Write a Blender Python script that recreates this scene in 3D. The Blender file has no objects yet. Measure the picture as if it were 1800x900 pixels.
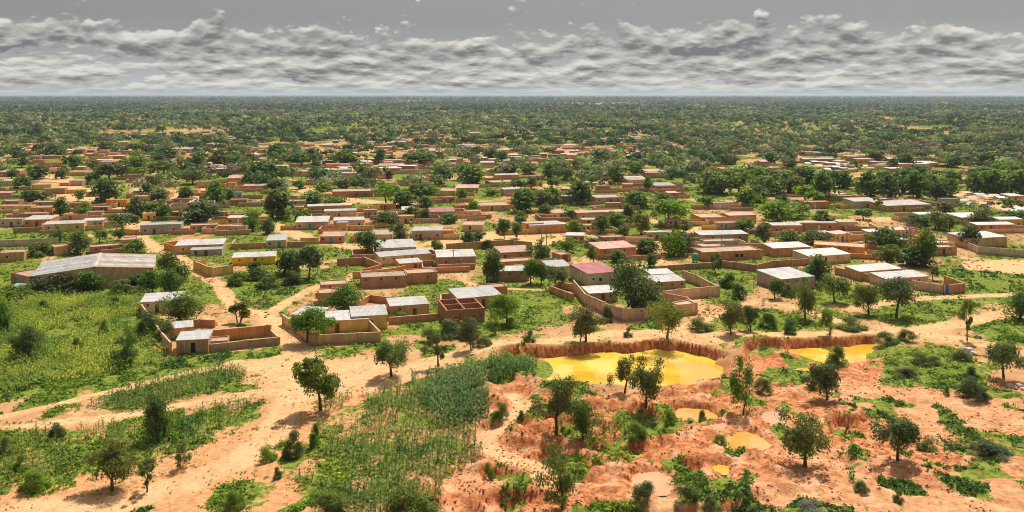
import bpy, math, random
import numpy as np
from mathutils import Vector

# ------------------------------------------------------------------ camera, sky, sun, exposure
S = bpy.context.scene
COL = S.collection
F, HZ, CX, CH = 1500.0, 166.0, 900.0, 50.0          # focal length and horizon in photo pixels, eye height in metres

cam_d = bpy.data.cameras.new('camera')
cam = bpy.data.objects.new('camera', cam_d)
COL.objects.link(cam)
cam.location = (0, 0, CH)
cam.rotation_euler = (math.radians(90), 0, 0)
cam_d.sensor_width = 36.0
cam_d.lens = 30.0
cam_d.shift_y = -(450 - HZ) / 1800.0
cam_d.clip_start = 0.5
cam_d.clip_end = 200000.0
S.camera = cam

SUN_EL, SUN_AZ = math.radians(57), math.radians(24)   # azimuth from +Y towards +X
sun_vec = Vector((math.cos(SUN_EL) * math.sin(SUN_AZ), math.cos(SUN_EL) * math.cos(SUN_AZ), math.sin(SUN_EL)))
sun_d = bpy.data.lights.new('sun', 'SUN')
sun_d.energy = 4.6
sun_d.angle = math.radians(0.55)
sun_d.color = (1.0, 0.94, 0.84)
sun = bpy.data.objects.new('sun', sun_d)
COL.objects.link(sun)
sun.rotation_euler = sun_vec.to_track_quat('Z', 'Y').to_euler()

S.view_settings.view_transform = 'Standard'
S.view_settings.look = 'None'
S.view_settings.gamma = 1.0
S.view_settings.use_curve_mapping = False
S.view_settings.exposure = 0.18
S.render.engine = 'CYCLES'
S.cycles.max_bounces = 5
S.cycles.diffuse_bounces = 3
S.cycles.glossy_bounces = 2
S.cycles.transmission_bounces = 2
S.cycles.volume_bounces = 0
S.cycles.transparent_max_bounces = 4
S.cycles.use_denoising = True
S.cycles.pixel_filter_type = 'BLACKMAN_HARRIS'
S.cycles.filter_width = 1.05


class NT:
    """small helper to wire node trees"""
    def __init__(self, tree):
        self.t = tree
        tree.nodes.clear()

    def n(self, kind, **kw):
        nd = self.t.nodes.new(kind)
        for k, v in kw.items():
            if k == 'inp':
                for kk, vv in v.items():
                    if hasattr(vv, 'is_output'):
                        self.t.links.new(vv, nd.inputs[kk])
                    else:
                        nd.inputs[kk].default_value = vv
            else:
                setattr(nd, k, v)
        return nd

    def math(self, op, a, b=0.0, c=0.0, clamp=False):
        nd = self.t.nodes.new('ShaderNodeMath')
        nd.operation = op
        nd.use_clamp = clamp
        for i, v in enumerate((a, b, c)):
            if hasattr(v, 'is_output'):
                self.t.links.new(v, nd.inputs[i])
            else:
                nd.inputs[i].default_value = v
        return nd.outputs[0]

    def mix(self, f, a, b, blend='MIX'):
        nd = self.t.nodes.new('ShaderNodeMix')
        nd.data_type = 'RGBA'
        nd.blend_type = blend
        for i, v in ((0, f), (6, a), (7, b)):
            if hasattr(v, 'is_output'):
                self.t.links.new(v, nd.inputs[i])
            elif i == 0:
                nd.inputs[i].default_value = v
            else:
                nd.inputs[i].default_value = (*v, 1.0) if len(v) == 3 else v
        return nd.outputs[2]

    def ramp(self, f, lo, hi, a=0.0, b=1.0):
        nd = self.n('ShaderNodeMapRange', interpolation_type='SMOOTHSTEP',
                    inp={0: f, 1: lo, 2: hi, 3: a, 4: b})
        return nd.outputs[0]

    def noise(self, vec, scale, detail=4.0, rough=0.55, dist=0.0):
        nd = self.n('ShaderNodeTexNoise', inp={'Scale': scale, 'Detail': detail, 'Roughness': rough, 'Distortion': dist})
        if vec is not None:
            self.t.links.new(vec, nd.inputs['Vector'])
        return nd.outputs['Fac']


def build_world():
    w = bpy.data.worlds.new('World')
    S.world = w
    w.use_nodes = True
    w.cycles.sampling_method = 'MANUAL'
    w.cycles.sample_map_resolution = 512
    k = NT(w.node_tree)
    out = k.n('ShaderNodeOutputWorld')
    bg = k.n('ShaderNodeBackground', inp={'Strength': 0.15})
    k.t.links.new(bg.outputs[0], out.inputs[0])
    sky = k.n('ShaderNodeTexSky', sky_type='NISHITA', sun_disc=False)
    sky.sun_elevation = SUN_EL
    sky.sun_rotation = SUN_AZ
    sky.dust_density = 2.0
    grey = k.n('ShaderNodeHueSaturation', inp={'Saturation': 0.22, 'Value': 0.62, 'Color': sky.outputs[0]})
    tc = k.n('ShaderNodeTexCoord')
    sep = k.n('ShaderNodeSeparateXYZ', inp={0: tc.outputs['Generated']})
    x, y, z = sep.outputs
    hl = k.math('SQRT', k.math('ADD', k.math('MULTIPLY', x, x), k.math('MULTIPLY', y, y)))
    hl = k.math('MAXIMUM', hl, 1e-4)
    el = k.math('ARCTAN2', z, hl)
    elp = k.math('MAXIMUM', el, 0.0)
    v = k.math('LOGARITHM', k.math('ADD', elp, 0.04), math.e)
    nx, ny = k.math('DIVIDE', x, hl), k.math('DIVIDE', y, hl)

    az = k.math('ARCTAN2', x, y)

    def puff(dv, sc, seed, vs, knob):
        """heaped cumulus: soft noise with rounded knobs"""
        c = k.n('ShaderNodeCombineXYZ', inp={0: k.math('ADD', k.math('MULTIPLY', az, sc), seed * 3.1), 1: k.math('ADD', k.math('MULTIPLY', v, vs), seed + dv)}).outputs[0]
        nz = k.n('ShaderNodeTexNoise', noise_dimensions='2D', inp={'Vector': c, 'Scale': 1.0, 'Detail': 8.0, 'Roughness': 0.54, 'Distortion': 0.25})
        n = nz.outputs['Fac']
        sc_ = k.n('ShaderNodeVectorMath', operation='SCALE', inp={0: nz.outputs['Color'], 'Scale': 0.5})
        w = k.n('ShaderNodeVectorMath', operation='ADD', inp={0: c, 1: sc_.outputs[0]})
        va = k.n('ShaderNodeTexVoronoi', voronoi_dimensions='2D', feature='SMOOTH_F1', inp={'Vector': w.outputs[0], 'Scale': 3.2, 'Smoothness': 0.5}).outputs['Distance']
        return k.math('ADD', n, k.math('MULTIPLY', va, -knob))
    d0, d1 = puff(0.0, 12.0, 5.9, 2.9, 0.30), puff(0.26, 12.0, 5.9, 2.9, 0.30)
    e0, e1 = puff(0.0, 34.0, 14.3, 9.0, 0.26), puff(0.28, 34.0, 14.3, 9.0, 0.26)
    big = k.math('ADD', k.math('MULTIPLY', d0, 0.66), k.math('MULTIPLY', e0, 0.34))
    # a deck of cumulus low over the horizon, thinning out upwards to scattered grey patches
    cover = k.math('ADD', k.ramp(el, 0.044, 0.1, 0.235, 0.52), k.ramp(el, 0.0, 0.008, 0.04, 0.0))
    slow = k.n('ShaderNodeTexNoise', noise_dimensions='2D', inp={'Vector': k.n('ShaderNodeCombineXYZ', inp={0: k.math('MULTIPLY', az, 3.2), 1: k.math('MULTIPLY', v, 1.1)}).outputs[0], 'Scale': 1.0, 'Detail': 2.0}).outputs['Fac']
    cover = k.math('SUBTRACT', cover, k.math('MULTIPLY', k.math('SUBTRACT', slow, 0.5), 0.2))
    m = k.math('SUBTRACT', big, cover)
    mask = k.ramp(m, -0.02, 0.075)
    lit = k.math('ADD', k.math('MULTIPLY', k.math('SUBTRACT', d0, d1), 2.3), k.math('MULTIPLY', k.math('SUBTRACT', e0, e1), 0.95))
    lit = k.math('ADD', lit, k.ramp(m, 0.0, 0.22, 0.60, 0.33))
    lit = k.math('ADD', lit, k.math('ADD', k.ramp(el, 0.0, 0.05, 0.2, -0.04), k.ramp(el, 0.06, 0.095, 0.0, -0.34)), clamp=True)
    cloud = k.mix(lit, (1.15, 1.16, 1.2), (4.5, 4.4, 4.05))
    far = k.mix(k.ramp(el, 0.0, 0.045), (3.3, 3.55, 3.6), (2.2, 2.3, 2.35))
    clear = k.mix(k.ramp(el, 0.03, 0.09), far, (1.3, 1.31, 1.34))
    clear = k.mix(k.ramp(el, 0.10, 0.5), clear, grey.outputs[0])
    clear = k.mix(0.25, clear, grey.outputs[0])
    thick = k.math('MULTIPLY', mask, k.ramp(el, 0.0, 0.014, 0.25, 0.93))
    final = k.mix(thick, clear, cloud)
    k.t.links.new(final, bg.inputs[0])


build_world()

# ------------------------------------------------------------------ helpers
rng = np.random.default_rng(7)
R = random.Random(11)


def g(x, y, z=0.0):
    """ground (or height z) point that a survey of the photograph puts at pixel x, y"""
    Y = F * (CH - z) / (y - HZ)
    return ((x - CX) * Y / F, Y)


def mpp(y):
    return CH / (y - HZ)          # metres per photo pixel for something standing at row y


def hash2(ix, iy, seed):
    h = (ix.astype(np.int64) * 374761393 + iy.astype(np.int64) * 668265263 + seed * 974711) & 0x7fffffff
    h = ((h ^ (h >> 13)) * 1274126177) & 0x7fffffff
    return ((h ^ (h >> 16)) & 0xffff) / 65535.0


def vnoise(x, y, seed=0):
    ix, iy = np.floor(x), np.floor(y)
    fx, fy = x - ix, y - iy
    fx, fy = fx * fx * (3 - 2 * fx), fy * fy * (3 - 2 * fy)
    a, b = hash2(ix, iy, seed), hash2(ix + 1, iy, seed)
    c, d = hash2(ix, iy + 1, seed), hash2(ix + 1, iy + 1, seed)
    return (a * (1 - fx) + b * fx) * (1 - fy) + (c * (1 - fx) + d * fx) * fy


def fbm(x, y, seed=0, oct=4):
    s, a, t = 0.0, 0.5, 0.0
    for i in range(oct):
        s = s + a * vnoise(x, y, seed + i * 17)
        t += a
        x, y, a = x * 2.03 + 5.2, y * 2.03 + 1.7, a * 0.5
    return s / t


def sstep(x, a, b):
    t = np.clip((x - a) / (b - a), 0, 1)
    return t * t * (3 - 2 * t)


def in_poly(X, Y, P):
    c = np.zeros(X.shape, bool)
    n = len(P)
    for i in range(n):
        x1, y1 = P[i]
        x2, y2 = P[(i + 1) % n]
        if y1 == y2:
            continue
        t = ((y1 > Y) != (y2 > Y)) & (X < (x2 - x1) * (Y - y1) / (y2 - y1) + x1)
        c ^= t
    return c


def seg_dist(X, Y, a, b):
    ax, ay = a
    dx, dy = b[0] - ax, b[1] - ay
    L = dx * dx + dy * dy + 1e-9
    t = np.clip(((X - ax) * dx + (Y - ay) * dy) / L, 0, 1)
    return np.hypot(X - ax - t * dx, Y - ay - t * dy)


def line_dist(X, Y, P):
    d = np.full(X.shape, 1e9)
    for a, b in zip(P[:-1], P[1:]):
        d = np.minimum(d, seg_dist(X, Y, a, b))
    return d


def poly_soft(X, Y, P, w):
    """1 inside the polygon, fading to 0 over w metres either side of its rim"""
    d = line_dist(X, Y, list(P) + [P[0]])
    s = np.where(in_poly(X, Y, P), d, -d)
    return sstep(s, -w, w)


W = lambda pts: [g(*p) for p in pts]

# ------------------------------------------------------------------ the lie of the land (surveyed polygons and tracks)
ROADS = [(W(p), w) for p, w in [
    ([(1810, 543), (1690, 568), (1600, 583), (1500, 587), (1400, 589), (1300, 591), (1200, 586), (1080, 586), (1000, 597), (900, 606), (820, 622), (760, 636), (690, 650), (600, 648), (520, 650)], 2.6),
    ([(470, 555), (505, 595), (540, 635), (520, 690), (480, 760), (420, 810), (330, 850), (200, 888), (20, 900)], 2.6),
    ([(420, 640), (500, 655), (600, 665), (680, 660)], 3.0),
    ([(560, 690), (640, 680), (730, 655), (790, 640)], 3.0),
    ([(-10, 737), (130, 705), (230, 680), (330, 655), (500, 627)], 1.1),
    ([(-10, 755), (200, 735), (330, 712), (450, 690), (520, 690)], 1.5),
    ([(235, 400), (265, 430), (320, 455), (345, 475), (385, 500), (405, 530), (420, 545), (470, 553)], 2.0),
    ([(470, 553), (520, 522), (560, 503), (610, 492)], 1.7),
    ([(480, 395), (540, 420), (620, 434), (760, 440), (900, 428), (1010, 424)], 4.0),
    ([(800, 478), (820, 498), (870, 508), (960, 511), (1010, 515)], 1.2),
    ([(1180, 580), (1290, 545), (1335, 528), (1400, 540), (1470, 562), (1500, 583)], 1.3),
    ([(1490, 545), (1600, 525), (1800, 517)], 1.8),
    ([(900, 690), (925, 715), (880, 745), (852, 770), (858, 790), (900, 808), (945, 822), (962, 846)], 1.6),
    ([(1600, 585), (1700, 598), (1800, 622)], 2.6),
    ([(1680, 340), (1810, 372)], 9.0),
    ([(85, 296), (110, 322), (150, 352)], 7.0),
    ([(245, 395), (225, 372), (180, 350), (110, 322)], 5.0),
    ([(520, 330), (600, 350), (700, 360)], 6.0),
    ([(1180, 410), (1280, 398), (1420, 392), (1560, 385)], 5.0),
    ([(790, 425), (870, 412), (960, 405)], 7.0),
]]
SANDY = [W(p) for p in [
    [(1680, 466), (1720, 458), (1830, 456), (1830, 482), (1760, 480), (1700, 474)],
    [(430, 630), (700, 630), (720, 655), (600, 690), (540, 720), (450, 690)],
    [(640, 425), (800, 425), (800, 447), (640, 447)],
    [(1000, 592), (1300, 588), (1290, 606), (1000, 606)],
    [(1520, 570), (1640, 575), (1680, 600), (1560, 592)],
    [(820, 412), (1000, 405), (980, 432), (830, 434)],
    [(1200, 515), (1250, 525), (1240, 545), (1190, 545)],
    [(120, 345), (170, 345), (170, 358), (130, 358)],
    [(270, 338), (370, 330), (370, 350), (280, 352)],
]]
RED = W([(800, 700), (870, 660), (940, 672), (1100, 700), (1290, 640), (1320, 610), (1560, 600), (1810, 690), (1810, 912), (640, 912), (740, 850), (860, 760)])
PEACH = W([(-20, 770), (460, 730), (560, 640), (720, 640), (850, 640), (880, 912), (-20, 912)])
PALE = [W(p) for p in [
    [(1150, 880), (1240, 850), (1400, 840), (1560, 850), (1800, 850), (1810, 912), (1150, 912)],
    [(1420, 690), (1560, 665), (1700, 700), (1810, 705), (1810, 760), (1650, 770), (1500, 720)],
    [(1380, 770), (1560, 820), (1700, 830), (1420, 840)],
    [(690, 830), (850, 820), (880, 870), (760, 870)],
]]
GREEN = [(W(p), a) for p, a in [
    ([(-30, 500), (250, 505), (262, 560), (300, 630), (500, 612), (500, 632), (300, 660), (-30, 712)], 1.0),
    ([(140, 722), (270, 670), (420, 638), (440, 670), (330, 700), (240, 722)], 0.95),
    ([(-30, 760), (220, 745), (470, 700), (490, 735), (300, 800), (130, 850), (-30, 885)], 0.68),
    ([(560, 712), (640, 690), (720, 655), (850, 645), (868, 730), (845, 830), (780, 860), (770, 910), (600, 910), (520, 850), (560, 800)], 0.5),
    ([(690, 530), (880, 505), (1000, 525), (1015, 570), (860, 600), (690, 590)], 0.72),
    ([(690, 520), (750, 490), (830, 488), (840, 515), (700, 528)], 0.6),
    ([(830, 495), (1000, 500), (960, 512), (880, 508)], 0.95),
    ([(1180, 470), (1330, 462), (1330, 512), (1270, 520), (1200, 490)], 0.95),
    ([(1230, 555), (1330, 540), (1500, 545), (1500, 580), (1230, 585)], 0.7),
    ([(1330, 512), (1480, 490), (1640, 520), (1500, 545)], 0.7),
    ([(1550, 605), (1700, 610), (1745, 655), (1700, 690), (1540, 675)], 0.85),
    ([(1690, 572), (1810, 558), (1810, 610), (1740, 602)], 0.95),
    ([(1500, 560), (1570, 530), (1770, 524), (1690, 560), (1580, 575)], 0.9),
    ([(380, 418), (460, 415), (480, 446), (390, 446)], 1.0),
    ([(370, 482), (560, 470), (555, 505), (480, 530), (420, 545), (400, 515)], 0.9),
    ([(270, 450), (330, 470), (390, 520), (400, 545), (330, 530), (270, 500)], 0.95),
    ([(0, 408), (95, 400), (95, 432), (0, 438)], 0.85),
    ([(250, 425), (300, 410), (290, 436)], 0.8),
    ([(440, 535), (500, 530), (500, 560), (470, 560)], 0.95),
    ([(475, 585), (500, 565), (545, 605), (650, 605), (660, 630), (560, 632)], 0.75),
    ([(930, 672), (1050, 665), (1060, 695), (930, 695)], 0.8),
    ([(860, 640), (960, 620), (940, 660), (870, 672)], 0.9),
    ([(1320, 650), (1430, 645), (1440, 672), (1330, 672)], 0.95),
    ([(1640, 775), (1810, 765), (1810, 800), (1650, 800)], 0.9),
    ([(1040, 790), (1150, 770), (1120, 815), (1060, 818)], 0.85),
    ([(955, 720), (1060, 712), (1200, 735), (1180, 775), (980, 765)], 0.6),
    ([(1480, 775), (1530, 790), (1520, 815), (1490, 800)], 0.8),
    ([(800, 400), (960, 385), (960, 400), (830, 412)], 0.9),
    ([(1100, 400), (1260, 390), (1200, 412), (1110, 415)], 0.9),
    ([(1680, 468), (1800, 490), (1800, 500), (1700, 490)], 0.8),
    ([(430, 850), (480, 855), (470, 890), (380, 890)], 0.75),
    ([(500, 835), (590, 840), (640, 900), (540, 880)], 0.85),
    ([(20, 500), (260, 490), (260, 520), (20, 515)], 1.0),
]]
CROP_LEFT = W([(30, 520), (250, 520), (262, 560), (292, 615), (280, 640), (20, 690), (-30, 690), (-30, 560)])
CROP_STRIP = W([(140, 722), (270, 670), (420, 638), (438, 668), (330, 700), (240, 722)])
CROP_MID = W([(560, 712), (640, 690), (720, 655), (850, 645), (862, 740), (845, 820), (770, 850), (690, 850), (560, 812)])
CROP_DARK = W([(715, 668), (850, 648), (858, 740), (830, 770), (770, 740), (740, 700)])
CROP_POND = W([(850, 640), (945, 628), (935, 655), (860, 672)])
CROP_LOW = W([(-30, 762), (220, 745), (300, 735), (470, 702), (480, 735), (300, 795), (130, 835), (-30, 870)])
CROP_BASE = W([(500, 838), (590, 845), (700, 850), (780, 870), (770, 915), (620, 915)])

# pits: rim polygon, depth, width of the far (cliff) slope, width of the near (gentle) slope
PITS = [(W(p), d, wc, wn) for p, d, wc, wn in [
    ([(862, 628), (930, 617), (985, 612), (1040, 605), (1075, 603), (1105, 606), (1150, 599), (1190, 600), (1215, 606), (1255, 614), (1285, 624), (1305, 640), (1300, 660),
      (1270, 678), (1220, 681), (1150, 682), (1050, 677), (985, 671), (930, 664), (885, 655)], 2.3, 0.9, 4.6),
    ([(1300, 608), (1330, 602), (1400, 598), (1480, 594), (1560, 587), (1590, 592), (1570, 632), (1430, 662), (1310, 640)], 2.1, 0.9, 8.0),
    ([(1176, 724), (1184, 712), (1215, 707), (1255, 712), (1268, 722), (1274, 734), (1240, 743), (1192, 742)], 1.2, 0.7, 0.9),
    ([(1240, 766), (1262, 757), (1300, 751), (1340, 763), (1362, 778), (1345, 792), (1280, 794), (1244, 782)], 0.8, 0.5, 0.9),
    ([(1232, 752), (1240, 744), (1278, 742), (1292, 748), (1262, 757)], 0.5, 0.4, 0.6),
    ([(1332, 730), (1345, 720), (1376, 723), (1390, 742), (1352, 752)], 0.5, 0.4, 0.7),
    ([(1246, 817), (1262, 806), (1288, 809), (1298, 828), (1276, 840), (1250, 836)], 1.0, 0.6, 0.8),
    ([(1095, 832), (1118, 818), (1168, 818), (1202, 840), (1196, 872), (1140, 876), (1106, 856)], 0.8, 0.8, 1.6),
    ([(1455, 744), (1462, 727), (1496, 731), (1530, 722), (1548, 736), (1535, 764), (1462, 768)], 1.7, 0.6, 4.0),
    ([(1016, 886), (1024, 876), (1046, 877), (1054, 890), (1034, 897)], 1.0, 0.5, 0.8),
    ([(1046, 866), (1056, 858), (1080, 858), (1090, 868), (1068, 874)], 0.9, 0.5, 0.8),
    ([(828, 836), (845, 824), (905, 822), (940, 832), (900, 850), (840, 852)], 1.0, 0.6, 3.0),
    ([(925, 808), (960, 790), (1000, 784), (1010, 796), (960, 822)], 1.0, 0.6, 2.6),
    ([(1195, 822), (1200, 812), (1232, 812), (1245, 826), (1215, 836)], 1.1, 0.5, 1.4),
    ([(870, 690), (905, 676), (945, 690), (915, 712)], 0.7, 0.5, 2.0),
    ([(1085, 800), (1110, 785), (1160, 770), (1180, 785), (1130, 812)], 0.9, 0.5, 3.0),
    ([(830, 748), (870, 735), (890, 748), (850, 762)], 0.8, 0.5, 2.0),
    ([(1380, 700), (1420, 680), (1470, 690), (1400, 720)], 0.6, 0.6, 3.0),
    ([(700, 895), (715, 878), (745, 880), (750, 900), (715, 912)], 0.9, 0.5, 2.0),
]]
GULLY = [(W(p), w, d) for p, w, d in [
    ([(1480, 800), (1500, 820), (1525, 838), (1570, 855), (1640, 860), (1700, 870), (1800, 892)], 0.7, 0.45),
    ([(1500, 822), (1470, 830), (1400, 835)], 0.5, 0.25),
    ([(1600, 705), (1680, 720), (1760, 745), (1800, 760)], 0.8, 0.35),
    ([(1520, 700), (1600, 735), (1700, 750)], 0.6, 0.3),
    ([(1400, 740), (1480, 790), (1520, 830)], 0.6, 0.3),
    ([(400, 820), (350, 852), (300, 870), (240, 885)], 0.35, 0.15),
    ([(500, 770), (430, 822), (340, 862), (200, 897)], 0.5, 0.22),
    ([(512, 774), (440, 826), (350, 867), (220, 901)], 0.5, 0.22),
    ([(560, 665), (640, 655), (720, 640), (800, 628)], 0.5, 0.2),
    ([(700, 645), (740, 640), (780, 630)], 0.6, 0.3),
    ([(1600, 580), (1700, 592), (1800, 615)], 0.3, 0.12),
    ([(1600, 585), (1700, 598), (1800, 624)], 0.3, 0.12),
    ([(960, 850), (900, 880), (840, 905)], 0.8, 0.4),
    ([(1290, 700), (1240, 690), (1180, 705)], 0.7, 0.4),
]]


MOUNDS = [(*g(px, py, -1.5), r, h) for px, py, r, h in [(1345, 625, 5.5, 1.3), (1385, 632, 4.0, 0.9), (1236, 668, 2.2, 0.8), (905, 640, 7.0, 1.3), (1250, 684, 3.0, 0.8), (1440, 640, 2.5, 0.5), (930, 655, 5.0, 0.7)]]


def bbox_sel(X, Y, P, m):
    xs, ys = [p[0] for p in P], [p[1] for p in P]
    return (X > min(xs) - m) & (X < max(xs) + m) & (Y > min(ys) - m) & (Y < max(ys) + m)


def red_amount(X, Y):
    out = np.zeros(X.shape)
    s = bbox_sel(X, Y, RED, 12)
    out[s] = poly_soft(X[s], Y[s], RED, 5.0)
    return out


def height(X, Y):
    X, Y = np.asarray(X, float), np.asarray(Y, float)
    z = np.zeros(X.shape)
    near = (Y < 320) & (Y > 60)
    x, y = X[near], Y[near]
    zz = 0.28 * (fbm(x / 11, y / 11, 3) - 0.5) + 0.08 * (fbm(x / 2.2, y / 2.2, 9, 2) - 0.5)
    r = red_amount(x, y)
    for P_, w_ in (ROADS[12], ROADS[0], ROADS[13]):
        r = r * sstep(line_dist(x, y, P_), w_ * 0.8, w_ * 2.2)
    rid = 1 - np.abs(2 * fbm(x / 6.5 + 3, y / 5.0, 21, 5) - 1)
    led = fbm(x / 9, y / 7, 29, 3) * 7
    led = (np.floor(led) + sstep(led - np.floor(led), 0.72, 1.0)) / 7
    zz = zz + r * (2.2 * (rid ** 3 - 0.45) * sstep(x, 58, 8) + 0.45 * (rid ** 3 - 0.45) + 2.4 * (led - 0.45) * sstep(x, 75, 10) + 0.22 * (fbm(x / 1.5, y / 1.2, 33, 2) - 0.5))
    wx = x + 1.1 * (fbm(x / 2.6, y / 2.6, 41, 3) - 0.5) * 2
    wy = y + 1.1 * (fbm(x / 2.6, y / 2.6, 57, 3) - 0.5) * 2
    for P, d, wc, wn in PITS:
        s = bbox_sel(x, y, P, 6)
        if not s.any():
            continue
        px, py = wx[s], wy[s]
        ins = in_poly(px, py, P)
        df = np.full(px.shape, 1e9)
        dn = np.full(px.shape, 1e9)
        cx_, cy_ = np.mean([p[0] for p in P]), np.mean([p[1] for p in P])
        for a, b in zip(P, P[1:] + P[:1]):
            nx_, ny_ = b[1] - a[1], a[0] - b[0]
            if nx_ * ((a[0] + b[0]) / 2 - cx_) + ny_ * ((a[1] + b[1]) / 2 - cy_) < 0:
                nx_, ny_ = -nx_, -ny_
            L = math.hypot(nx_, ny_)
            dd = seg_dist(px, py, a, b)
            if ny_ / L > 0.15:
                df = np.minimum(df, dd)
            else:
                dn = np.minimum(dn, dd)
        f = np.clip(df / wc, 0, 1) * sstep(dn / wn, 0, 1)
        f = np.where(ins, f, 0)
        rim = np.where(ins, 1.0, np.exp(-(np.minimum(df, dn) / 2.6) ** 2))
        z0 = zz[s]
        z0 = z0 * (1 - rim) + rim * np.maximum(z0, -0.05) * 0.6
        zz[s] = z0
        zz[s] = z0 * (1 - 0.93 * f) - d * f
        # thrown-up lip beside the pit
        lip = np.exp(-np.minimum(df, dn) ** 2 / 1.2) * np.where(ins, 0, 1) * 0.16 * d
        zz[s] += lip
    for P, w, d in GULLY:
        s = bbox_sel(x, y, P, 3)
        if s.any():
            dd = line_dist(x[s] + 1.5 * (fbm(x[s] / 3, y[s] / 3, 71, 2) - .5), y[s] + 1.5 * (fbm(x[s] / 3, y[s] / 3, 77, 2) - .5), P)
            zz[s] -= d * np.exp(-(dd / w) ** 2)
    for mx, my, r, h in MOUNDS:
        zz += h * np.exp(-((x - mx) ** 2 + ((y - my) * 0.8) ** 2) / (r * r))
    z[near] = zz * sstep(y, 320, 260)
    return z


def masks(X, Y):
    sand = np.zeros(X.shape)
    green = np.zeros(X.shape)
    red = red_amount(X, Y)
    pe = np.zeros(X.shape)
    s = bbox_sel(X, Y, PEACH, 10)
    pe[s] = poly_soft(X[s], Y[s], PEACH, 6.0)
    jx = X + 3.0 * (fbm(X / 5, Y / 5, 101, 3) - .5)
    jy = Y + 5.0 * (fbm(X / 5, Y / 5, 113, 3) - .5)
    for P, a in GREEN:
        s = bbox_sel(X, Y, P, 8)
        if s.any():
            green[s] = np.maximum(green[s], a * poly_soft(jx[s], jy[s], P, 4.5))
    town = sstep(Y, 185, 215) * sstep(Y, 900, 600)
    n1 = fbm(X / 16, Y / 26, 131)
    green = np.maximum(green, town * (0.42 + 0.52 * sstep(n1, 0.38, 0.56)))
    green *= 0.78 + 0.42 * sstep(fbm(X / 3.2, Y / 4.2, 137, 3), 0.32, 0.6)
    near = sstep(Y, 215, 190)
    n2 = fbm(X / 4.5, Y / 6.0, 151)
    green = np.maximum(green, near * sstep(n2, 0.49, 0.63) * 0.8)
    farg = sstep(Y, 560, 900)
    green = np.maximum(green * (1 - 0.5 * farg), farg * (0.48 + 0.16 * sstep(fbm(X / 60, Y / 110, 171), 0.4, 0.6)))
    sand = np.maximum(sand, town * sstep(fbm(X / 22, Y / 30, 191), 0.5, 0.66) * 0.75)
    sand = np.maximum(sand, farg * sstep(fbm(X / 90, Y / 200, 199), 0.56, 0.66) * 0.22 * sstep(Y, 4500, 1800))
    for P in SANDY:
        s = bbox_sel(X, Y, P, 8)
        if s.any() and P is SANDY[0]:
            m = poly_soft(jx[s], jy[s], P, 2.0)
            sand[s] = np.maximum(sand[s], m)
            green[s] *= 1 - m
        elif s.any():
            m = poly_soft(jx[s], jy[s], P, 3.5) * (0.55 + 0.45 * sstep(fbm(X[s] / 3.5, Y[s] / 5.0, 229, 3), 0.35, 0.62))
            sand[s] = np.maximum(sand[s], m)
            green[s] *= 1 - 0.8 * m
    for P in PALE:
        s = bbox_sel(X, Y, P, 10)
        if s.any():
            m = poly_soft(jx[s], jy[s], P, 4.0)
            sand[s] = np.maximum(sand[s], 0.45 * m)
    for P, w in ROADS:
        s = bbox_sel(X, Y, P, w + 6)
        if s.any():
            d = line_dist(X[s] + 0.8 * (fbm(X[s] / 3, Y[s] / 3, 211, 2) - .5), Y[s] + 1.2 * (fbm(X[s] / 3, Y[s] / 3, 223, 2) - .5), P)
            m = sstep(d, w * 1.3, w * 0.6)
            sand[s] = np.maximum(sand[s], m * (0.55 + 0.45 * sstep(fbm(X[s] / 2.5, Y[s] / 4.0, 227, 3), 0.35, 0.6)))
            green[s] *= 1 - 0.96 * m
            red[s] *= 1 - 0.7 * m
    return sand, green, red, pe


# ------------------------------------------------------------------ materials
MAT = {}


def new_mat(name):
    m = bpy.data.materials.new(name)
    m.use_nodes = True
    MAT[name] = m
    k = NT(m.node_tree)
    out = k.n('ShaderNodeOutputMaterial')
    return m, k, out


def bsdf(k, out, col, rough=0.9, spec=0.15, bump=None, metal=0.0):
    b = k.n('ShaderNodeBsdfPrincipled', inp={'Roughness': rough, 'Specular IOR Level': spec, 'Metallic': metal})
    if hasattr(col, 'is_output'):
        k.t.links.new(col, b.inputs['Base Color'])
    else:
        b.inputs['Base Color'].default_value = (*col, 1)
    if bump is not None:
        h, st, di = bump
        bn = k.n('ShaderNodeBump', inp={'Strength': st, 'Distance': di, 'Height': h})
        k.t.links.new(bn.outputs[0], b.inputs['Normal'])
    k.t.links.new(b.outputs[0], out.inputs[0])
    return b


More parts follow.
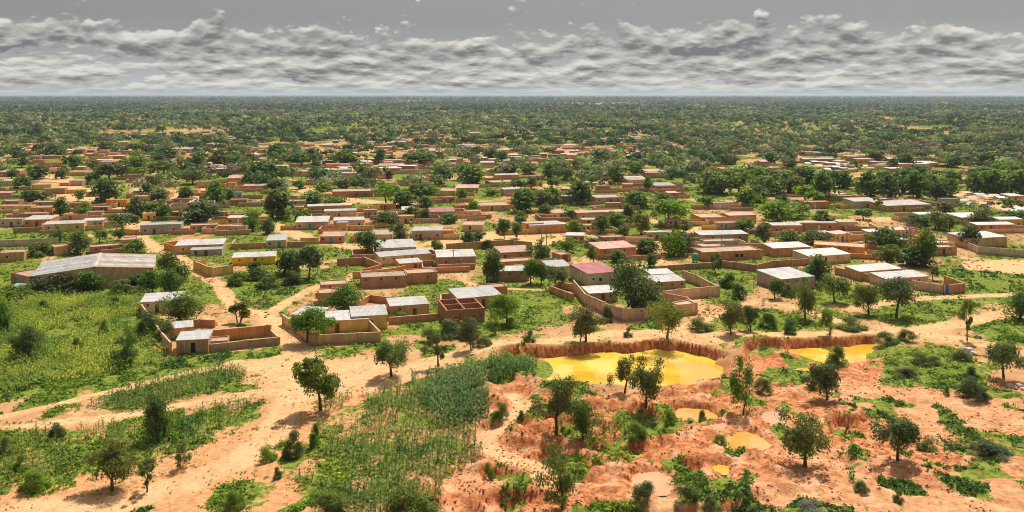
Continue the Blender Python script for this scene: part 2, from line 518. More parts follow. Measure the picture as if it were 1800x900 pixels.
def mat_ground():
    m, k, out = new_mat('ground')
    pos = k.n('ShaderNodeNewGeometry').outputs['Position']
    nor = k.n('ShaderNodeNewGeometry').outputs['Normal']
    at = k.n('ShaderNodeAttribute', attribute_name='soil')
    sep = k.n('ShaderNodeSeparateColor', inp={0: at.outputs['Color']})
    sand, green, red = sep.outputs
    peach = at.outputs['Alpha']
    nb, nm, ns, nf = k.noise(pos, 0.05, 3), k.noise(pos, 0.28, 5, 0.6), k.noise(pos, 1.1, 5, 0.62), k.noise(pos, 4.0, 3, 0.6)
    base = k.mix(k.ramp(nm, 0.35, 0.65), (0.40, 0.21, 0.09), (0.58, 0.37, 0.16))
    base = k.mix(k.ramp(nb, 0.4, 0.6), base, (0.52, 0.27, 0.13))
    peachc = k.mix(k.ramp(ns, 0.32, 0.68), (0.50, 0.22, 0.09), (0.70, 0.37, 0.17))
    base = k.mix(k.math('MULTIPLY', peach, 0.85), base, peachc)
    redc = k.mix(k.ramp(ns, 0.36, 0.62), (0.36, 0.10, 0.035), (0.62, 0.27, 0.11))
    redc = k.mix(k.math('MULTIPLY', k.ramp(nm, 0.5, 0.66), 0.85), redc, (0.74, 0.41, 0.24))
    base = k.mix(red, base, redc)
    sandc = k.mix(k.ramp(ns, 0.3, 0.7), (0.58, 0.33, 0.14), (0.78, 0.52, 0.26))
    sandc = k.mix(k.math('MULTIPLY', k.math('ADD', red, peach, clamp=True), 0.7), sandc, (0.72, 0.41, 0.22))
    base = k.mix(sand, base, sandc)
    thr = k.math('ADD', k.math('MULTIPLY', ns, 0.55), k.math('MULTIPLY', nf, 0.45))
    gm = k.ramp(k.math('SUBTRACT', k.math('MULTIPLY', green, 1.1), thr), -0.03, 0.16)
    gc = k.mix(k.ramp(ns, 0.38, 0.62), (0.075, 0.135, 0.016), (0.22, 0.27, 0.03))
    gc = k.mix(k.ramp(nf, 0.5, 0.75), gc, (0.30, 0.27, 0.06))
    base = k.mix(gm, base, gc)
    # freshly cut laterite on steep faces
    nz = k.n('ShaderNodeSeparateXYZ', inp={0: nor}).outputs[2]
    mp = k.n('ShaderNodeMapping', inp={'Vector': pos, 'Scale': (1.6, 1.6, 0.5)})
    streak = k.noise(mp.outputs[0], 1.0, 4, 0.6)
    cutc = k.mix(k.ramp(streak, 0.35, 0.65), (0.34, 0.085, 0.03), (0.66, 0.25, 0.09))
    base = k.mix(k.ramp(nz, 0.93, 0.66), base, cutc)
    hgt = k.math('ADD', k.math('MULTIPLY', ns, 0.5), k.math('MULTIPLY', nf, 0.35))
    dirt = k.noise(pos, 0.9, 6, 0.7, 0.6)
    base = k.mix(k.math('MULTIPLY', k.ramp(dirt, 0.54, 0.68), 0.6), base, (0.34, 0.15, 0.065))
    base = k.mix(k.math('MULTIPLY', k.ramp(dirt, 0.44, 0.30), 0.3), base, (0.80, 0.55, 0.32))
    bsdf(k, out, base, 0.95, 0.05, (hgt, 0.9, 0.4))


def mat_plain(name, col, var=0.25, rough=0.9, scale=1.5, spec=0.1):
    m, k, out = new_mat(name)
    tc = k.n('ShaderNodeTexCoord').outputs['Object']
    oi = k.n('ShaderNodeObjectInfo').outputs['Random']
    n1, n2 = k.noise(tc, scale, 5, 0.6), k.noise(tc, scale * 7, 3, 0.6)
    lo = tuple(c * (1 - var) for c in col)
    hi = tuple(min(0.95, c * (1 + var)) for c in col)
    c = k.mix(k.ramp(n1, 0.3, 0.7), lo, hi)
    hs = k.n('ShaderNodeHueSaturation', inp={'Saturation': k.math('MULTIPLY_ADD', oi, 0.3, 0.9), 'Value': k.math('MULTIPLY_ADD', oi, 0.3, 0.85), 'Color': c})
    bsdf(k, out, hs.outputs[0], rough, spec, (n2, 0.3, 0.05))
    return m


def mat_wall(name, col, dark):
    """plastered mud or cement wall: rain streaks, patches of bare block"""
    m, k, out = new_mat(name)
    tc = k.n('ShaderNodeTexCoord').outputs['Object']
    oi = k.n('ShaderNodeObjectInfo').outputs['Random']
    add = k.n('ShaderNodeVectorMath', operation='ADD', inp={0: tc})
    cmb = k.n('ShaderNodeCombineXYZ', inp={0: k.math('MULTIPLY', oi, 57.0), 1: k.math('MULTIPLY', oi, 91.0)})
    k.t.links.new(cmb.outputs[0], add.inputs[1])
    p = add.outputs[0]
    st = k.n('ShaderNodeMapping', inp={'Vector': p, 'Scale': (1.5, 1.5, 0.22)})
    ns, nb, nf = k.noise(st.outputs[0], 1.0, 5, 0.65), k.noise(p, 0.35, 4, 0.6), k.noise(p, 5.0, 3)
    c = k.mix(k.ramp(nb, 0.35, 0.65), tuple(x * 0.84 for x in col), tuple(min(.95, x * 1.12) for x in col))
    c = k.mix(k.math('MULTIPLY', k.ramp(ns, 0.48, 0.7), 0.7), c, dark)
    c = k.mix(k.math('MULTIPLY', k.ramp(k.noise(p, 0.8, 6, 0.7, 0.8), 0.56, 0.64), 0.55), c, tuple(x * 0.62 + 0.06 for x in col))
    zz = k.n('ShaderNodeSeparateXYZ', inp={0: tc}).outputs[2]
    foot = k.math('MULTIPLY', k.ramp(k.math('SUBTRACT', zz, k.math('MULTIPLY', nb, 1.1)), 0.25, -0.25), 0.5)
    c = k.mix(foot, c, (0.40, 0.23, 0.12))
    hs = k.n('ShaderNodeHueSaturation', inp={'Hue': k.math('MULTIPLY_ADD', oi, 0.022, 0.489), 'Saturation': k.math('MULTIPLY_ADD', oi, 0.25, 0.9),
                                             'Value': k.math('MULTIPLY_ADD', oi, 0.35, 0.85), 'Color': c})
    bsdf(k, out, hs.outputs[0], 0.92, 0.08, (nf, 0.4, 0.04))


def mat_tin(name, col, rust, amt):
    m, k, out = new_mat(name)
    tc = k.n('ShaderNodeTexCoord').outputs['Object']
    oi = k.n('ShaderNodeObjectInfo').outputs['Random']
    n1, n2 = k.noise(tc, 0.45, 5, 0.65), k.noise(tc, 2.0, 4, 0.6)
    w = k.n('ShaderNodeTexWave', wave_type='BANDS', bands_direction='X', inp={'Vector': tc, 'Scale': 1.2, 'Distortion': 0.0})
    c = k.mix(k.ramp(n2, 0.3, 0.7), tuple(x * 0.85 for x in col), tuple(min(.95, x * 1.1) for x in col))
    c = k.mix(k.math('MULTIPLY', k.ramp(k.math('ADD', n1, k.math('MULTIPLY', oi, 0.12)), 0.5, 0.72), amt), c, rust)
    sh = k.n('ShaderNodeTexBrick', inp={'Vector': tc, 'Color1': (1, 1, 1, 1), 'Color2': (0.62, 0.57, 0.52, 1), 'Mortar': (0.5, 0.45, 0.4, 1), 'Scale': 1.0, 'Mortar Size': 0.025,
                                        'Brick Width': 0.95, 'Row Height': 2.4, 'Bias': -0.25})
    c = k.mix(0.8, c, sh.outputs[0], 'MULTIPLY')
    hs = k.n('ShaderNodeHueSaturation', inp={'Value': k.math('MULTIPLY_ADD', oi, 0.3, 0.82), 'Color': c})
    bsdf(k, out, hs.outputs[0], 0.45, 0.4, (w.outputs['Fac'], 0.5, 0.05), 0.15)


def mat_brick(name, col, mortar):
    m, k, out = new_mat(name)
    tc = k.n('ShaderNodeTexCoord').outputs['Object']
    sp = k.n('ShaderNodeSeparateXYZ', inp={0: tc})
    cv = k.n('ShaderNodeCombineXYZ', inp={0: k.math('ADD', sp.outputs[0], sp.outputs[1]), 1: sp.outputs[2]})
    b = k.n('ShaderNodeTexBrick', inp={'Vector': cv.outputs[0], 'Color1': (*col, 1), 'Color2': (*[c * 0.75 for c in col], 1), 'Mortar': (*mortar, 1),
                                       'Scale': 1.0, 'Mortar Size': 0.02, 'Brick Width': 0.45, 'Row Height': 0.22})
    n = k.noise(tc, 0.8, 5, 0.6)
    c = k.mix(k.ramp(n, 0.4, 0.75), b.outputs[0], tuple(x * 0.7 for x in col))
    bsdf(k, out, c, 0.92, 0.05, (b.outputs['Fac'], 0.4, -0.03))


def mat_leaf(name, dark, light, trans=0.3):
    m, k, out = new_mat(name)
    geo = k.n('ShaderNodeNewGeometry')
    oi = k.n('ShaderNodeObjectInfo').outputs['Random']
    n = k.noise(geo.outputs['Position'], 0.9, 3, 0.6)
    f = k.math('ADD', k.math('MULTIPLY', geo.outputs['Random Per Island'], 0.55), k.math('MULTIPLY', k.ramp(n, 0.35, 0.65), 0.45))
    c = k.mix(f, dark, light)
    hs = k.n('ShaderNodeHueSaturation', inp={'Hue': k.math('MULTIPLY_ADD', oi, 0.03, 0.483), 'Saturation': k.math('MULTIPLY_ADD', oi, 0.3, 0.82),
                                             'Value': k.math('MULTIPLY_ADD', oi, 0.5, 0.75), 'Color': c})
    d = k.n('ShaderNodeBsdfPrincipled', inp={'Roughness': 0.6, 'Specular IOR Level': 0.25, 'Base Color': hs.outputs[0]})
    t = k.n('ShaderNodeBsdfTranslucent', inp={'Color': hs.outputs[0]})
    mx = k.n('ShaderNodeMixShader', inp={0: trans, 1: d.outputs[0], 2: t.outputs[0]})
    k.t.links.new(mx.outputs[0], out.inputs[0])


def mat_tint(name, trans=0.3, rough=0.7):
    """leaf material that takes its colour from a per-plant attribute"""
    m, k, out = new_mat(name)
    at = k.n('ShaderNodeAttribute', attribute_name='tint')
    geo = k.n('ShaderNodeNewGeometry')
    hs = k.n('ShaderNodeHueSaturation', inp={'Value': k.math('MULTIPLY_ADD', geo.outputs['Random Per Island'], 0.8, 0.6), 'Color': at.outputs['Color']})
    d = k.n('ShaderNodeBsdfPrincipled', inp={'Roughness': rough, 'Specular IOR Level': 0.15, 'Base Color': hs.outputs[0]})
    t = k.n('ShaderNodeBsdfTranslucent', inp={'Color': hs.outputs[0]})
    mx = k.n('ShaderNodeMixShader', inp={0: trans, 1: d.outputs[0], 2: t.outputs[0]})
    k.t.links.new(mx.outputs[0], out.inputs[0])


def mat_water(name, a, b):
    m, k, out = new_mat(name)
    pos = k.n('ShaderNodeNewGeometry').outputs['Position']
    n = k.noise(pos, 0.12, 4, 0.5)
    w = k.noise(pos, 2.2, 3, 0.5)
    c = k.mix(k.ramp(n, 0.38, 0.62), a, b)
    bsdf(k, out, c, 0.06, 0.75, (w, 0.05, 0.04))


mat_ground()
WALLS = {
    'mud': ((0.55, 0.33, 0.17), (0.27, 0.14, 0.07)),
    'terracotta': ((0.63, 0.29, 0.13), (0.36, 0.14, 0.06)),
    'ochre': ((0.70, 0.44, 0.20), (0.40, 0.21, 0.09)),
    'cement': ((0.56, 0.45, 0.34), (0.30, 0.23, 0.17)),
    'pink': ((0.68, 0.43, 0.29), (0.42, 0.22, 0.14)),
    'yellow': ((0.70, 0.42, 0.10), (0.52, 0.30, 0.08)),
    'brown': ((0.48, 0.27, 0.15), (0.25, 0.12, 0.06)),
    'white': ((0.78, 0.72, 0.64), (0.52, 0.44, 0.36)),
}
for n_, (c_, d_) in WALLS.items():
    mat_wall('wall_' + n_, c_, d_)
mat_brick('wall_brick', (0.50, 0.21, 0.12), (0.45, 0.28, 0.19))
TINS = {
    'tin': ((0.48, 0.48, 0.46), (0.45, 0.32, 0.22), 0.6),
    'white': ((0.56, 0.55, 0.52), (0.50, 0.38, 0.28), 0.65),
    'dull': ((0.36, 0.36, 0.34), (0.40, 0.26, 0.17), 0.7),
    'rust': ((0.62, 0.38, 0.29), (0.45, 0.22, 0.13), 0.7),
    'red': ((0.50, 0.15, 0.14), (0.56, 0.28, 0.24), 0.7),
    'mudroof': ((0.54, 0.38, 0.25), (0.42, 0.26, 0.15), 0.7),
}
for n_, (c_, r_, a_) in TINS.items():
    mat_tin('roof_' + n_, c_, r_, a_)
mat_plain('dark_opening', (0.05, 0.035, 0.025), 0.2)
mat_plain('door_wood', (0.16, 0.09, 0.05), 0.3)
mat_plain('door_teal', (0.05, 0.36, 0.30), 0.2, 0.6)
mat_plain('door_blue', (0.05, 0.22, 0.50), 0.2, 0.6)
mat_plain('door_white', (0.66, 0.68, 0.70), 0.15, 0.6)
mat_plain('door_red', (0.36, 0.07, 0.04), 0.2, 0.6)
mat_plain('coping', (0.60, 0.42, 0.29), 0.2)
mat_plain('bark', (0.13, 0.085, 0.055), 0.35, 0.95, 4.0)
mat_plain('bark_pale', (0.30, 0.23, 0.17), 0.3, 0.95, 4.0)
mat_plain('wood_pole', (0.33, 0.25, 0.18), 0.25)
mat_plain('plastic_teal', (0.03, 0.36, 0.33), 0.15, 0.5)
mat_plain('plastic_green', (0.06, 0.42, 0.25), 0.15, 0.5)
mat_plain('plastic_blue', (0.04, 0.20, 0.46), 0.15, 0.5)
mat_plain('rubble', (0.36, 0.22, 0.14), 0.6)
mat_plain('clod', (0.50, 0.20, 0.09), 0.4)
mat_plain('thatch', (0.56, 0.40, 0.20), 0.3)
mat_plain('skin', (0.09, 0.05, 0.03), 0.1)
for n_, c_ in (('blue', (0.10, 0.17, 0.42)), ('white', (0.75, 0.73, 0.70)), ('red', (0.45, 0.07, 0.06)), ('yellow', (0.68, 0.46, 0.08)), ('violet', (0.26, 0.10, 0.30)), ('green', (0.08, 0.30, 0.12))):
    mat_plain('cloth_' + n_, c_, 0.15)
mat_plain('car_grey', (0.45, 0.47, 0.50), 0.05, 0.35)
mat_plain('car_dark', (0.10, 0.11, 0.13), 0.05, 0.3)
mat_plain('car_white', (0.78, 0.78, 0.76), 0.05, 0.35)
mat_plain('tyre', (0.03, 0.03, 0.03), 0.1)
mat_leaf('leaf_mid', (0.075, 0.135, 0.014), (0.27, 0.345, 0.045), 0.5)
mat_leaf('leaf_dark', (0.042, 0.090, 0.013), (0.19, 0.29, 0.04), 0.5)
mat_leaf('leaf_olive', (0.085, 0.11, 0.022), (0.29, 0.30, 0.075), 0.5)
mat_leaf('leaf_bright', (0.10, 0.20, 0.018), (0.34, 0.45, 0.055), 0.5)
mat_leaf('leaf_grey', (0.10, 0.12, 0.06), (0.27, 0.27, 0.14))
mat_tint('foliage_tint')
mat_tint('far_plaster', 0.0, 0.9)
mat_water('water_yellow', (0.66, 0.38, 0.03), (0.82, 0.58, 0.08))
mat_water('water_orange', (0.62, 0.30, 0.055), (0.66, 0.38, 0.10))
mat_water('water_pale', (0.58, 0.30, 0.13), (0.62, 0.36, 0.18))

# ------------------------------------------------------------------ object helpers


def link(o, parent=None):
    COL.objects.link(o)
    if parent is not None:
        o.parent = parent
    return o


def mesh(name, V, Fc, mat, parent=None, smooth=False, mats=None):
    me = bpy.data.meshes.new(name)
    me.from_pydata([tuple(v) for v in V], [], Fc)
    for mm in ([mat] if mats is None else mats):
        me.materials.append(MAT[mm])
    if smooth:
        me.polygons.foreach_set('use_smooth', np.ones(len(me.polygons), bool))
    me.update()
    return link(bpy.data.objects.new(name, me), parent)


def quads_mesh(name, V, mat, tint=None):
    """V: (n,4,3) array of quads, each its own island; tint: (n,3)"""
    V = np.asarray(V, np.float32)
    n = len(V)
    me = bpy.data.meshes.new(name)
    me.vertices.add(n * 4)
    me.vertices.foreach_set('co', V.reshape(-1))
    me.loops.add(n * 4)
    me.loops.foreach_set('vertex_index', np.arange(n * 4, dtype=np.int32))
    me.polygons.add(n)
    me.polygons.foreach_set('loop_start', np.arange(0, n * 4, 4, dtype=np.int32))
    me.materials.append(MAT[mat])
    if tint is not None:
        a = me.attributes.new('tint', 'FLOAT_COLOR', 'FACE')
        c = np.ones((n, 4), np.float32)
        c[:, :3] = tint
        a.data.foreach_set('color', c.reshape(-1))
    me.update(calc_edges=True)
    me.validate()
    return me


def empty(name, loc, rz=0.0):
    o = bpy.data.objects.new(name, None)
    o.empty_display_size = 0.5
    o.location = loc
    o.rotation_euler = (0, 0, rz)
    return link(o)


LAB = []            # things waiting for their final label: (object, description, photo x, photo y, ready label)


def tag(o, desc, cat, px=None, py=None, group=None, label=None):
    o['category'] = cat
    o['kind'] = 'thing'
    if group:
        o['group'] = group
    LAB.append((o, desc, px, py, label))


def box(x0, y0, z0, x1, y1, z1):
    V = [(x0, y0, z0), (x1, y0, z0), (x1, y1, z0), (x0, y1, z0), (x0, y0, z1), (x1, y0, z1), (x1, y1, z1), (x0, y1, z1)]
    Fc = [(0, 3, 2, 1), (4, 5, 6, 7), (0, 1, 5, 4), (1, 2, 6, 5), (2, 3, 7, 6), (3, 0, 4, 7)]
    return V, Fc


def join(parts):
    V, Fc = [], []
    for v, f in parts:
        o = len(V)
        V += v
        Fc += [tuple(i + o for i in q) for q in f]
    return V, Fc


# ------------------------------------------------------------------ ground sheet
def build_ground():
    def axis(start, lin_end, step, grow, mid, end):
        a, s = [start], step
        while a[-1] < lin_end:
            a.append(a[-1] + step)
        while a[-1] < mid:
            s *= grow
            a.append(a[-1] + s)
        while a[-1] < end:
            s *= 1.13
            a.append(a[-1] + s)
        return a
    ax = axis(0, 112, 0.62, 1.024, 750, 90000)
    xs = np.array([-v for v in ax[:0:-1]] + ax)
    ys = np.array([-400, -200, -100, -50, 0, 40, 70] + axis(84, 186, 0.52, 1.02, 1100, 90000))
    X, Y = np.meshgrid(xs, ys)
    nx, ny = len(xs), len(ys)
    X, Y = X.ravel(), Y.ravel()
    Z = height(X, Y)
    sand, green, red, pe = masks(X, Y)
    V = np.stack([X, Y, Z], 1).astype(np.float32)
    i = np.arange(nx * ny).reshape(ny, nx)
    q = np.stack([i[:-1, :-1], i[:-1, 1:], i[1:, 1:], i[1:, :-1]], -1).reshape(-1, 4).astype(np.int32)
    me = bpy.data.meshes.new('ground')
    me.vertices.add(len(V))
    me.vertices.foreach_set('co', V.reshape(-1))
    me.loops.add(q.size)
    me.loops.foreach_set('vertex_index', q.reshape(-1))
    me.polygons.add(len(q))
    me.polygons.foreach_set('loop_start', np.arange(0, q.size, 4, dtype=np.int32))
    me.polygons.foreach_set('use_smooth', np.ones(len(q), bool))
    a = me.attributes.new('soil', 'FLOAT_COLOR', 'POINT')
    c = np.stack([sand, green, red, pe], 1).astype(np.float32)
    a.data.foreach_set('color', c.reshape(-1))
    me.materials.append(MAT['ground'])
    me.update(calc_edges=True)
    o = link(bpy.data.objects.new('ground', me))
    o['kind'] = 'structure'
    o['label'] = 'orange and tan sandy ground with tracks, weeds and dug laterite pits'


build_ground()


def pond(pts, z, mat, label):
    P = [g(x, y, z) for x, y in pts]
    V = [(x, y, z) for x, y in P]
    o = mesh('pond', V, [tuple(range(len(V)))], mat)
    if o.data.polygons[0].normal.z < 0:
        o.data.flip_normals()
    o['kind'] = 'structure'
    o['label'] = label


pond([(880, 640), (930, 620), (985, 609), (1040, 602), (1150, 597), (1215, 600), (1262, 612), (1285, 640), (1290, 680), (1250, 698), (1150, 712), (1050, 708), (930, 694)], -1.62, 'water_yellow', 'large muddy yellow pond below a red laterite bank')
pond([(1300, 650), (1300, 606), (1400, 596), (1480, 592), (1560, 586), (1595, 590), (1580, 645), (1440, 680)], -1.55, 'water_yellow', 'narrow yellow pool at the foot of the right-hand bank')
pond([(1188, 722), (1200, 712), (1240, 712), (1275, 724), (1280, 738), (1220, 749), (1182, 746)], -0.6, 'water_orange', 'small orange pool under a curved red bank')
pond([(1230, 750), (1240, 742), (1280, 741), (1296, 749), (1262, 759)], -0.2, 'water_pale', 'small pale puddle above the broad orange puddle')
pond([(1240, 768), (1262, 757), (1300, 750), (1342, 762), (1364, 779), (1348, 797), (1280, 799), (1240, 785)], -0.32, 'water_orange', 'broad orange puddle among the diggings')
pond([(1336, 732), (1346, 724), (1377, 725), (1390, 743), (1352, 753)], -0.18, 'water_pale', 'pale puddle beside the dark shrub')
pond([(1250, 819), (1264, 809), (1287, 812), (1294, 828), (1277, 842), (1250, 838)], -0.45, 'water_yellow', 'tiny yellow pool in a round pit')
pond([(1098, 834), (1120, 821), (1166, 822), (1198, 840), (1192, 870), (1140, 873), (1110, 856)], -0.42, 'water_pale', 'pale muddy puddle in the lowest diggings')


# ------------------------------------------------------------------ trees
def leaf_quads(P, N, size, asp=1.0, rs=None):
    """one rhombic leaf spray per point P with normal N"""
    rs = rs or rng
    n = len(P)
    N = N / (np.linalg.norm(N, axis=1, keepdims=True) + 1e-9)
    r = rs.normal(size=(n, 3))
    T = np.cross(N, r)
    T /= (np.linalg.norm(T, axis=1, keepdims=True) + 1e-9)
    B = np.cross(N, T)
    s = (size * rs.uniform(0.6, 1.35, n))[:, None]
    a, b = T * s * asp, B * s
    k = rs.uniform(0.55, 0.9, n)[:, None]
    return np.stack([P - a, P + b * k - a * 0.1, P + a, P - b * k + a * 0.1], 1)


def crown_points(style, seed, n):
    rs = np.random.default_rng(seed)
    spec = {  # zlow, zhigh, clusters, cluster radius, shell, size factor
        'round': (0.26, 1.0, 24, 0.145, 0.66, 1.0),
        'dense': (0.07, 1.0, 34, 0.17, 0.62, 1.05),
        'umbrella': (0.40, 1.0, 20, 0.14, 0.75, 1.0),
        'droop': (0.24, 1.0, 24, 0.13, 0.66, 0.9),
        'sparse': (0.30, 1.0, 12, 0.12, 0.76, 0.9),
        'bush': (0.0, 1.0, 13, 0.21, 0.66, 1.05),
        'tall': (0.10, 1.0, 16, 0.14, 0.62, 0.95),
    }[style]
    z0, z1, kc, cr, sh, sf = spec
    zc, hz = (z0 + z1) / 2, (z1 - z0) / 2
    d = rs.normal(size=(kc, 3))
    d /= np.linalg.norm(d, axis=1, keepdims=True)
    if style in ('umbrella', 'bush'):
        d[:, 2] = np.abs(d[:, 2]) * 1.0 - 0.25
    rad = rs.uniform(sh * 0.55, sh + 0.25, kc)[:, None]
    lump = rs.uniform(0.82, 1.12, kc)[:, None]
    C = d * rad * lump * np.array([0.5 - cr * 0.5, 0.5 - cr * 0.5, hz - cr * 0.4])
    th_ = np.arctan2(C[:, 1], C[:, 0])
    ph_ = rs.uniform(0, 6.28, 3)
    lob = 0.85 + 0.22 * np.sin(2 * th_ + ph_[0]) + 0.16 * np.sin(3 * th_ + ph_[1]) + 0.10 * np.sin(5 * th_ + ph_[2])
    C[:, :2] *= lob[:, None]
    C[:, :2] += rs.normal(0, 0.05, 2)
    C[:, 2] *= 1 + 0.18 * np.sin(th_ + ph_[2])
    C[:, 2] += zc
    C[:, :2] += rs.normal(0, 0.03, (kc, 2))
    if style == 'bush':
        q_ = np.sqrt(rs.random(kc))
        a_ = rs.uniform(0, 6.28, kc)
        C = np.stack([0.42 * q_ * np.cos(a_), 0.42 * q_ * np.sin(a_), (0.12 + 0.62 * rs.uniform(0.35, 1, kc)) * (1.05 - 0.8 * q_ ** 2)], 1)
    rr = cr * rs.uniform(0.7, 1.25, kc)
    idx = rs.integers(0, kc, n)
    u = rs.normal(size=(n, 3))
    u[:, 2] += 0.25
    u /= np.linalg.norm(u, axis=1, keepdims=True)
    P = C[idx] + u * (rr[idx] * rs.uniform(0.25, 1.1, n) ** 0.7)[:, None] * np.array([1, 1, 0.8])
    N = u + 0.55 * rs.normal(size=(n, 3)) + np.array([0, 0, 0.35])
    if style == 'droop':
        P[:, 2] -= rs.uniform(0, 0.12, n) ** 1.2
        N[:, 2] *= 0.3
    rad_ = np.hypot(P[:, 0], P[:, 1])
    P[:, :2] *= 0.5 / np.percentile(rad_, 91)
    lo_, hi_ = np.percentile(P[:, 2], 2), np.percentile(P[:, 2], 98.5)
    P[:, 2] = z0 + (P[:, 2] - lo_) / (hi_ - lo_) * (z1 - 0.02 - z0)
    P[:, 2] = np.clip(P[:, 2], 0.015, 1.02)
    return P, N, C, sf, rs


def tube(p0, p1, r0, r1, sides=5):
    p0, p1 = Vector(p0), Vector(p1)
    d = (p1 - p0).normalized()
    a = d.orthogonal().normalized()
    b = d.cross(a)
    V, Fc = [], []
    for p, r in ((p0, r0), (p1, r1)):
        for i in range(sides):
            t = 2 * math.pi * i / sides
            V.append(tuple(p + (a * math.cos(t) + b * math.sin(t)) * r))
    for i in range(sides):
        j = (i + 1) % sides
        Fc.append((i, j, sides + j, sides + i))
    Fc.append(tuple(range(sides, 2 * sides)))
    return V, Fc


PROTO = {}


def tree_proto(style, var, lod):
    key = (style, var, lod)
    if key in PROTO:
        return PROTO[key]
    n = {0: 5400, 1: 2200, 2: 700}[lod]
    if style in ('sparse', 'tall', 'droop'):
        n = int(n * 0.6)
    size = {0: 0.0225, 1: 0.037, 2: 0.066}[lod]
    seed = 100 * var + len(style) * 7 + sum(map(ord, style))
    st = {'forked': 'round', 'bare': 'sparse', 'palm': 'round'}.get(style, style)
    rs = np.random.default_rng(seed)
    rr = random.Random(seed)
    tr = []
    if style == 'palm':
        L, pts = [], []
        for (hx, hy, hz_) in ((-0.2, 0.0, 0.9), (0.15, 0.05, 1.0), (0.3, -0.1, 0.72)):
            tr.append(tube((hx * 0.3, hy, 0), (hx, hy, hz_ - 0.22), 0.03, 0.02))
            m = {0: 260, 1: 150, 2: 60}[lod]
            u = rs.normal(size=(m, 3))
            u /= np.linalg.norm(u, axis=1, keepdims=True)
            u[:, 2] = u[:, 2] * 0.8
            rd = rs.uniform(0.06, 0.24, m)[:, None]
            P = np.array([hx, hy, hz_ - 0.2]) + u * rd * np.array([1, 1, 0.8])
            P[:, 2] -= (rd[:, 0] ** 2) * 1.6
            L.append(leaf_quads(P, np.cross(u, rs.normal(size=(m, 3))), 0.055, 1.6, rs))
        Q = np.concatenate(L)
    elif style == 'bare':
        Q = None
    else:
        P, N, C, sf, rs2 = crown_points(st, seed, n)
        if style == 'forked':        # two uneven crowns on one leaning stem
            P[:, :2] *= 0.62
            low = rs.random(len(P)) < 0.36
            P[~low] = P[~low] * np.array([1.1, 1.1, 0.85]) + np.array([-0.16, 0, 0.18])
            P[low] = P[low] * np.array([0.85, 0.85, 0.62]) + np.array([0.2, -0.04, 0.10])
            C = C * np.array([0.6, 0.6, 0.9])
        Q = leaf_quads(P, N, size * sf, 1.35 if style == 'droop' else 1.15, rs2)
    # trunk and limbs
    if style != 'palm':
        lean = (rr.uniform(-0.04, 0.04), rr.uniform(-0.04, 0.04))
        fork = {'umbrella': 0.42, 'round': 0.30, 'dense': 0.22, 'droop': 0.30, 'sparse': 0.34, 'bush': 0.06, 'tall': 0.2, 'forked': 0.34, 'bare': 0.36}[style]
        r0 = {'bush': 0.02, 'dense': 0.045, 'tall': 0.03}.get(style, 0.034)
        p0, p1 = (0, 0, -0.03), (lean[0], lean[1], fork * 0.55)
        p2 = (lean[0] * 2.2, lean[1] * 2.2, fork)
        tr += [tube(p0, p1, r0 * 1.3, r0 * 0.95), tube(p1, p2, r0 * 0.95, r0 * 0.8)]
        if style == 'bare':
            def grow(p, d, ln, r, dep):
                q = Vector(p) + d * ln
                tr.append(tube(p, q, r, r * 0.7, 4))
                if dep:
                    for _ in range(3 if dep > 1 else 2):
                        nd = (d + Vector((rr.uniform(-.8, .8), rr.uniform(-.8, .8), rr.uniform(-.1, .5)))).normalized()
                        grow(q, nd, ln * rr.uniform(0.6, 0.85), r * 0.62, dep - 1)
            for _ in range(4):
                grow(p2, Vector((rr.uniform(-.9, .9), rr.uniform(-.9, .9), 0.9)).normalized(), 0.2, r0 * 0.6, 3)
        else:
            order = rs.permutation(len(C))[:9 if lod < 2 else 4]
            for i in order:
                c = C[i] if style != 'forked' else (C[i][0] - 0.1, C[i][1], C[i][2] * 0.9 + 0.1)
                mid = tuple(p2[j] * 0.5 + c[j] * 0.5 + (0.03 if j == 2 else rr.uniform(-.03, .03)) for j in range(3))
                tr += [tube(p2, mid, r0 * 0.55, r0 * 0.32, 4), tube(mid, tuple(c), r0 * 0.32, r0 * 0.1, 4)]
    V, Fc = join(tr)
    tm = bpy.data.meshes.new('trunk')
    tm.from_pydata(V, [], Fc)
    tm.polygons.foreach_set('use_smooth', np.ones(len(tm.polygons), bool))
    tm.materials.append(MAT['bark_pale' if style in ('bare', 'droop') else 'bark'])
    tm.update()
    PROTO[key] = (tm, Q, {})
    return PROTO[key]


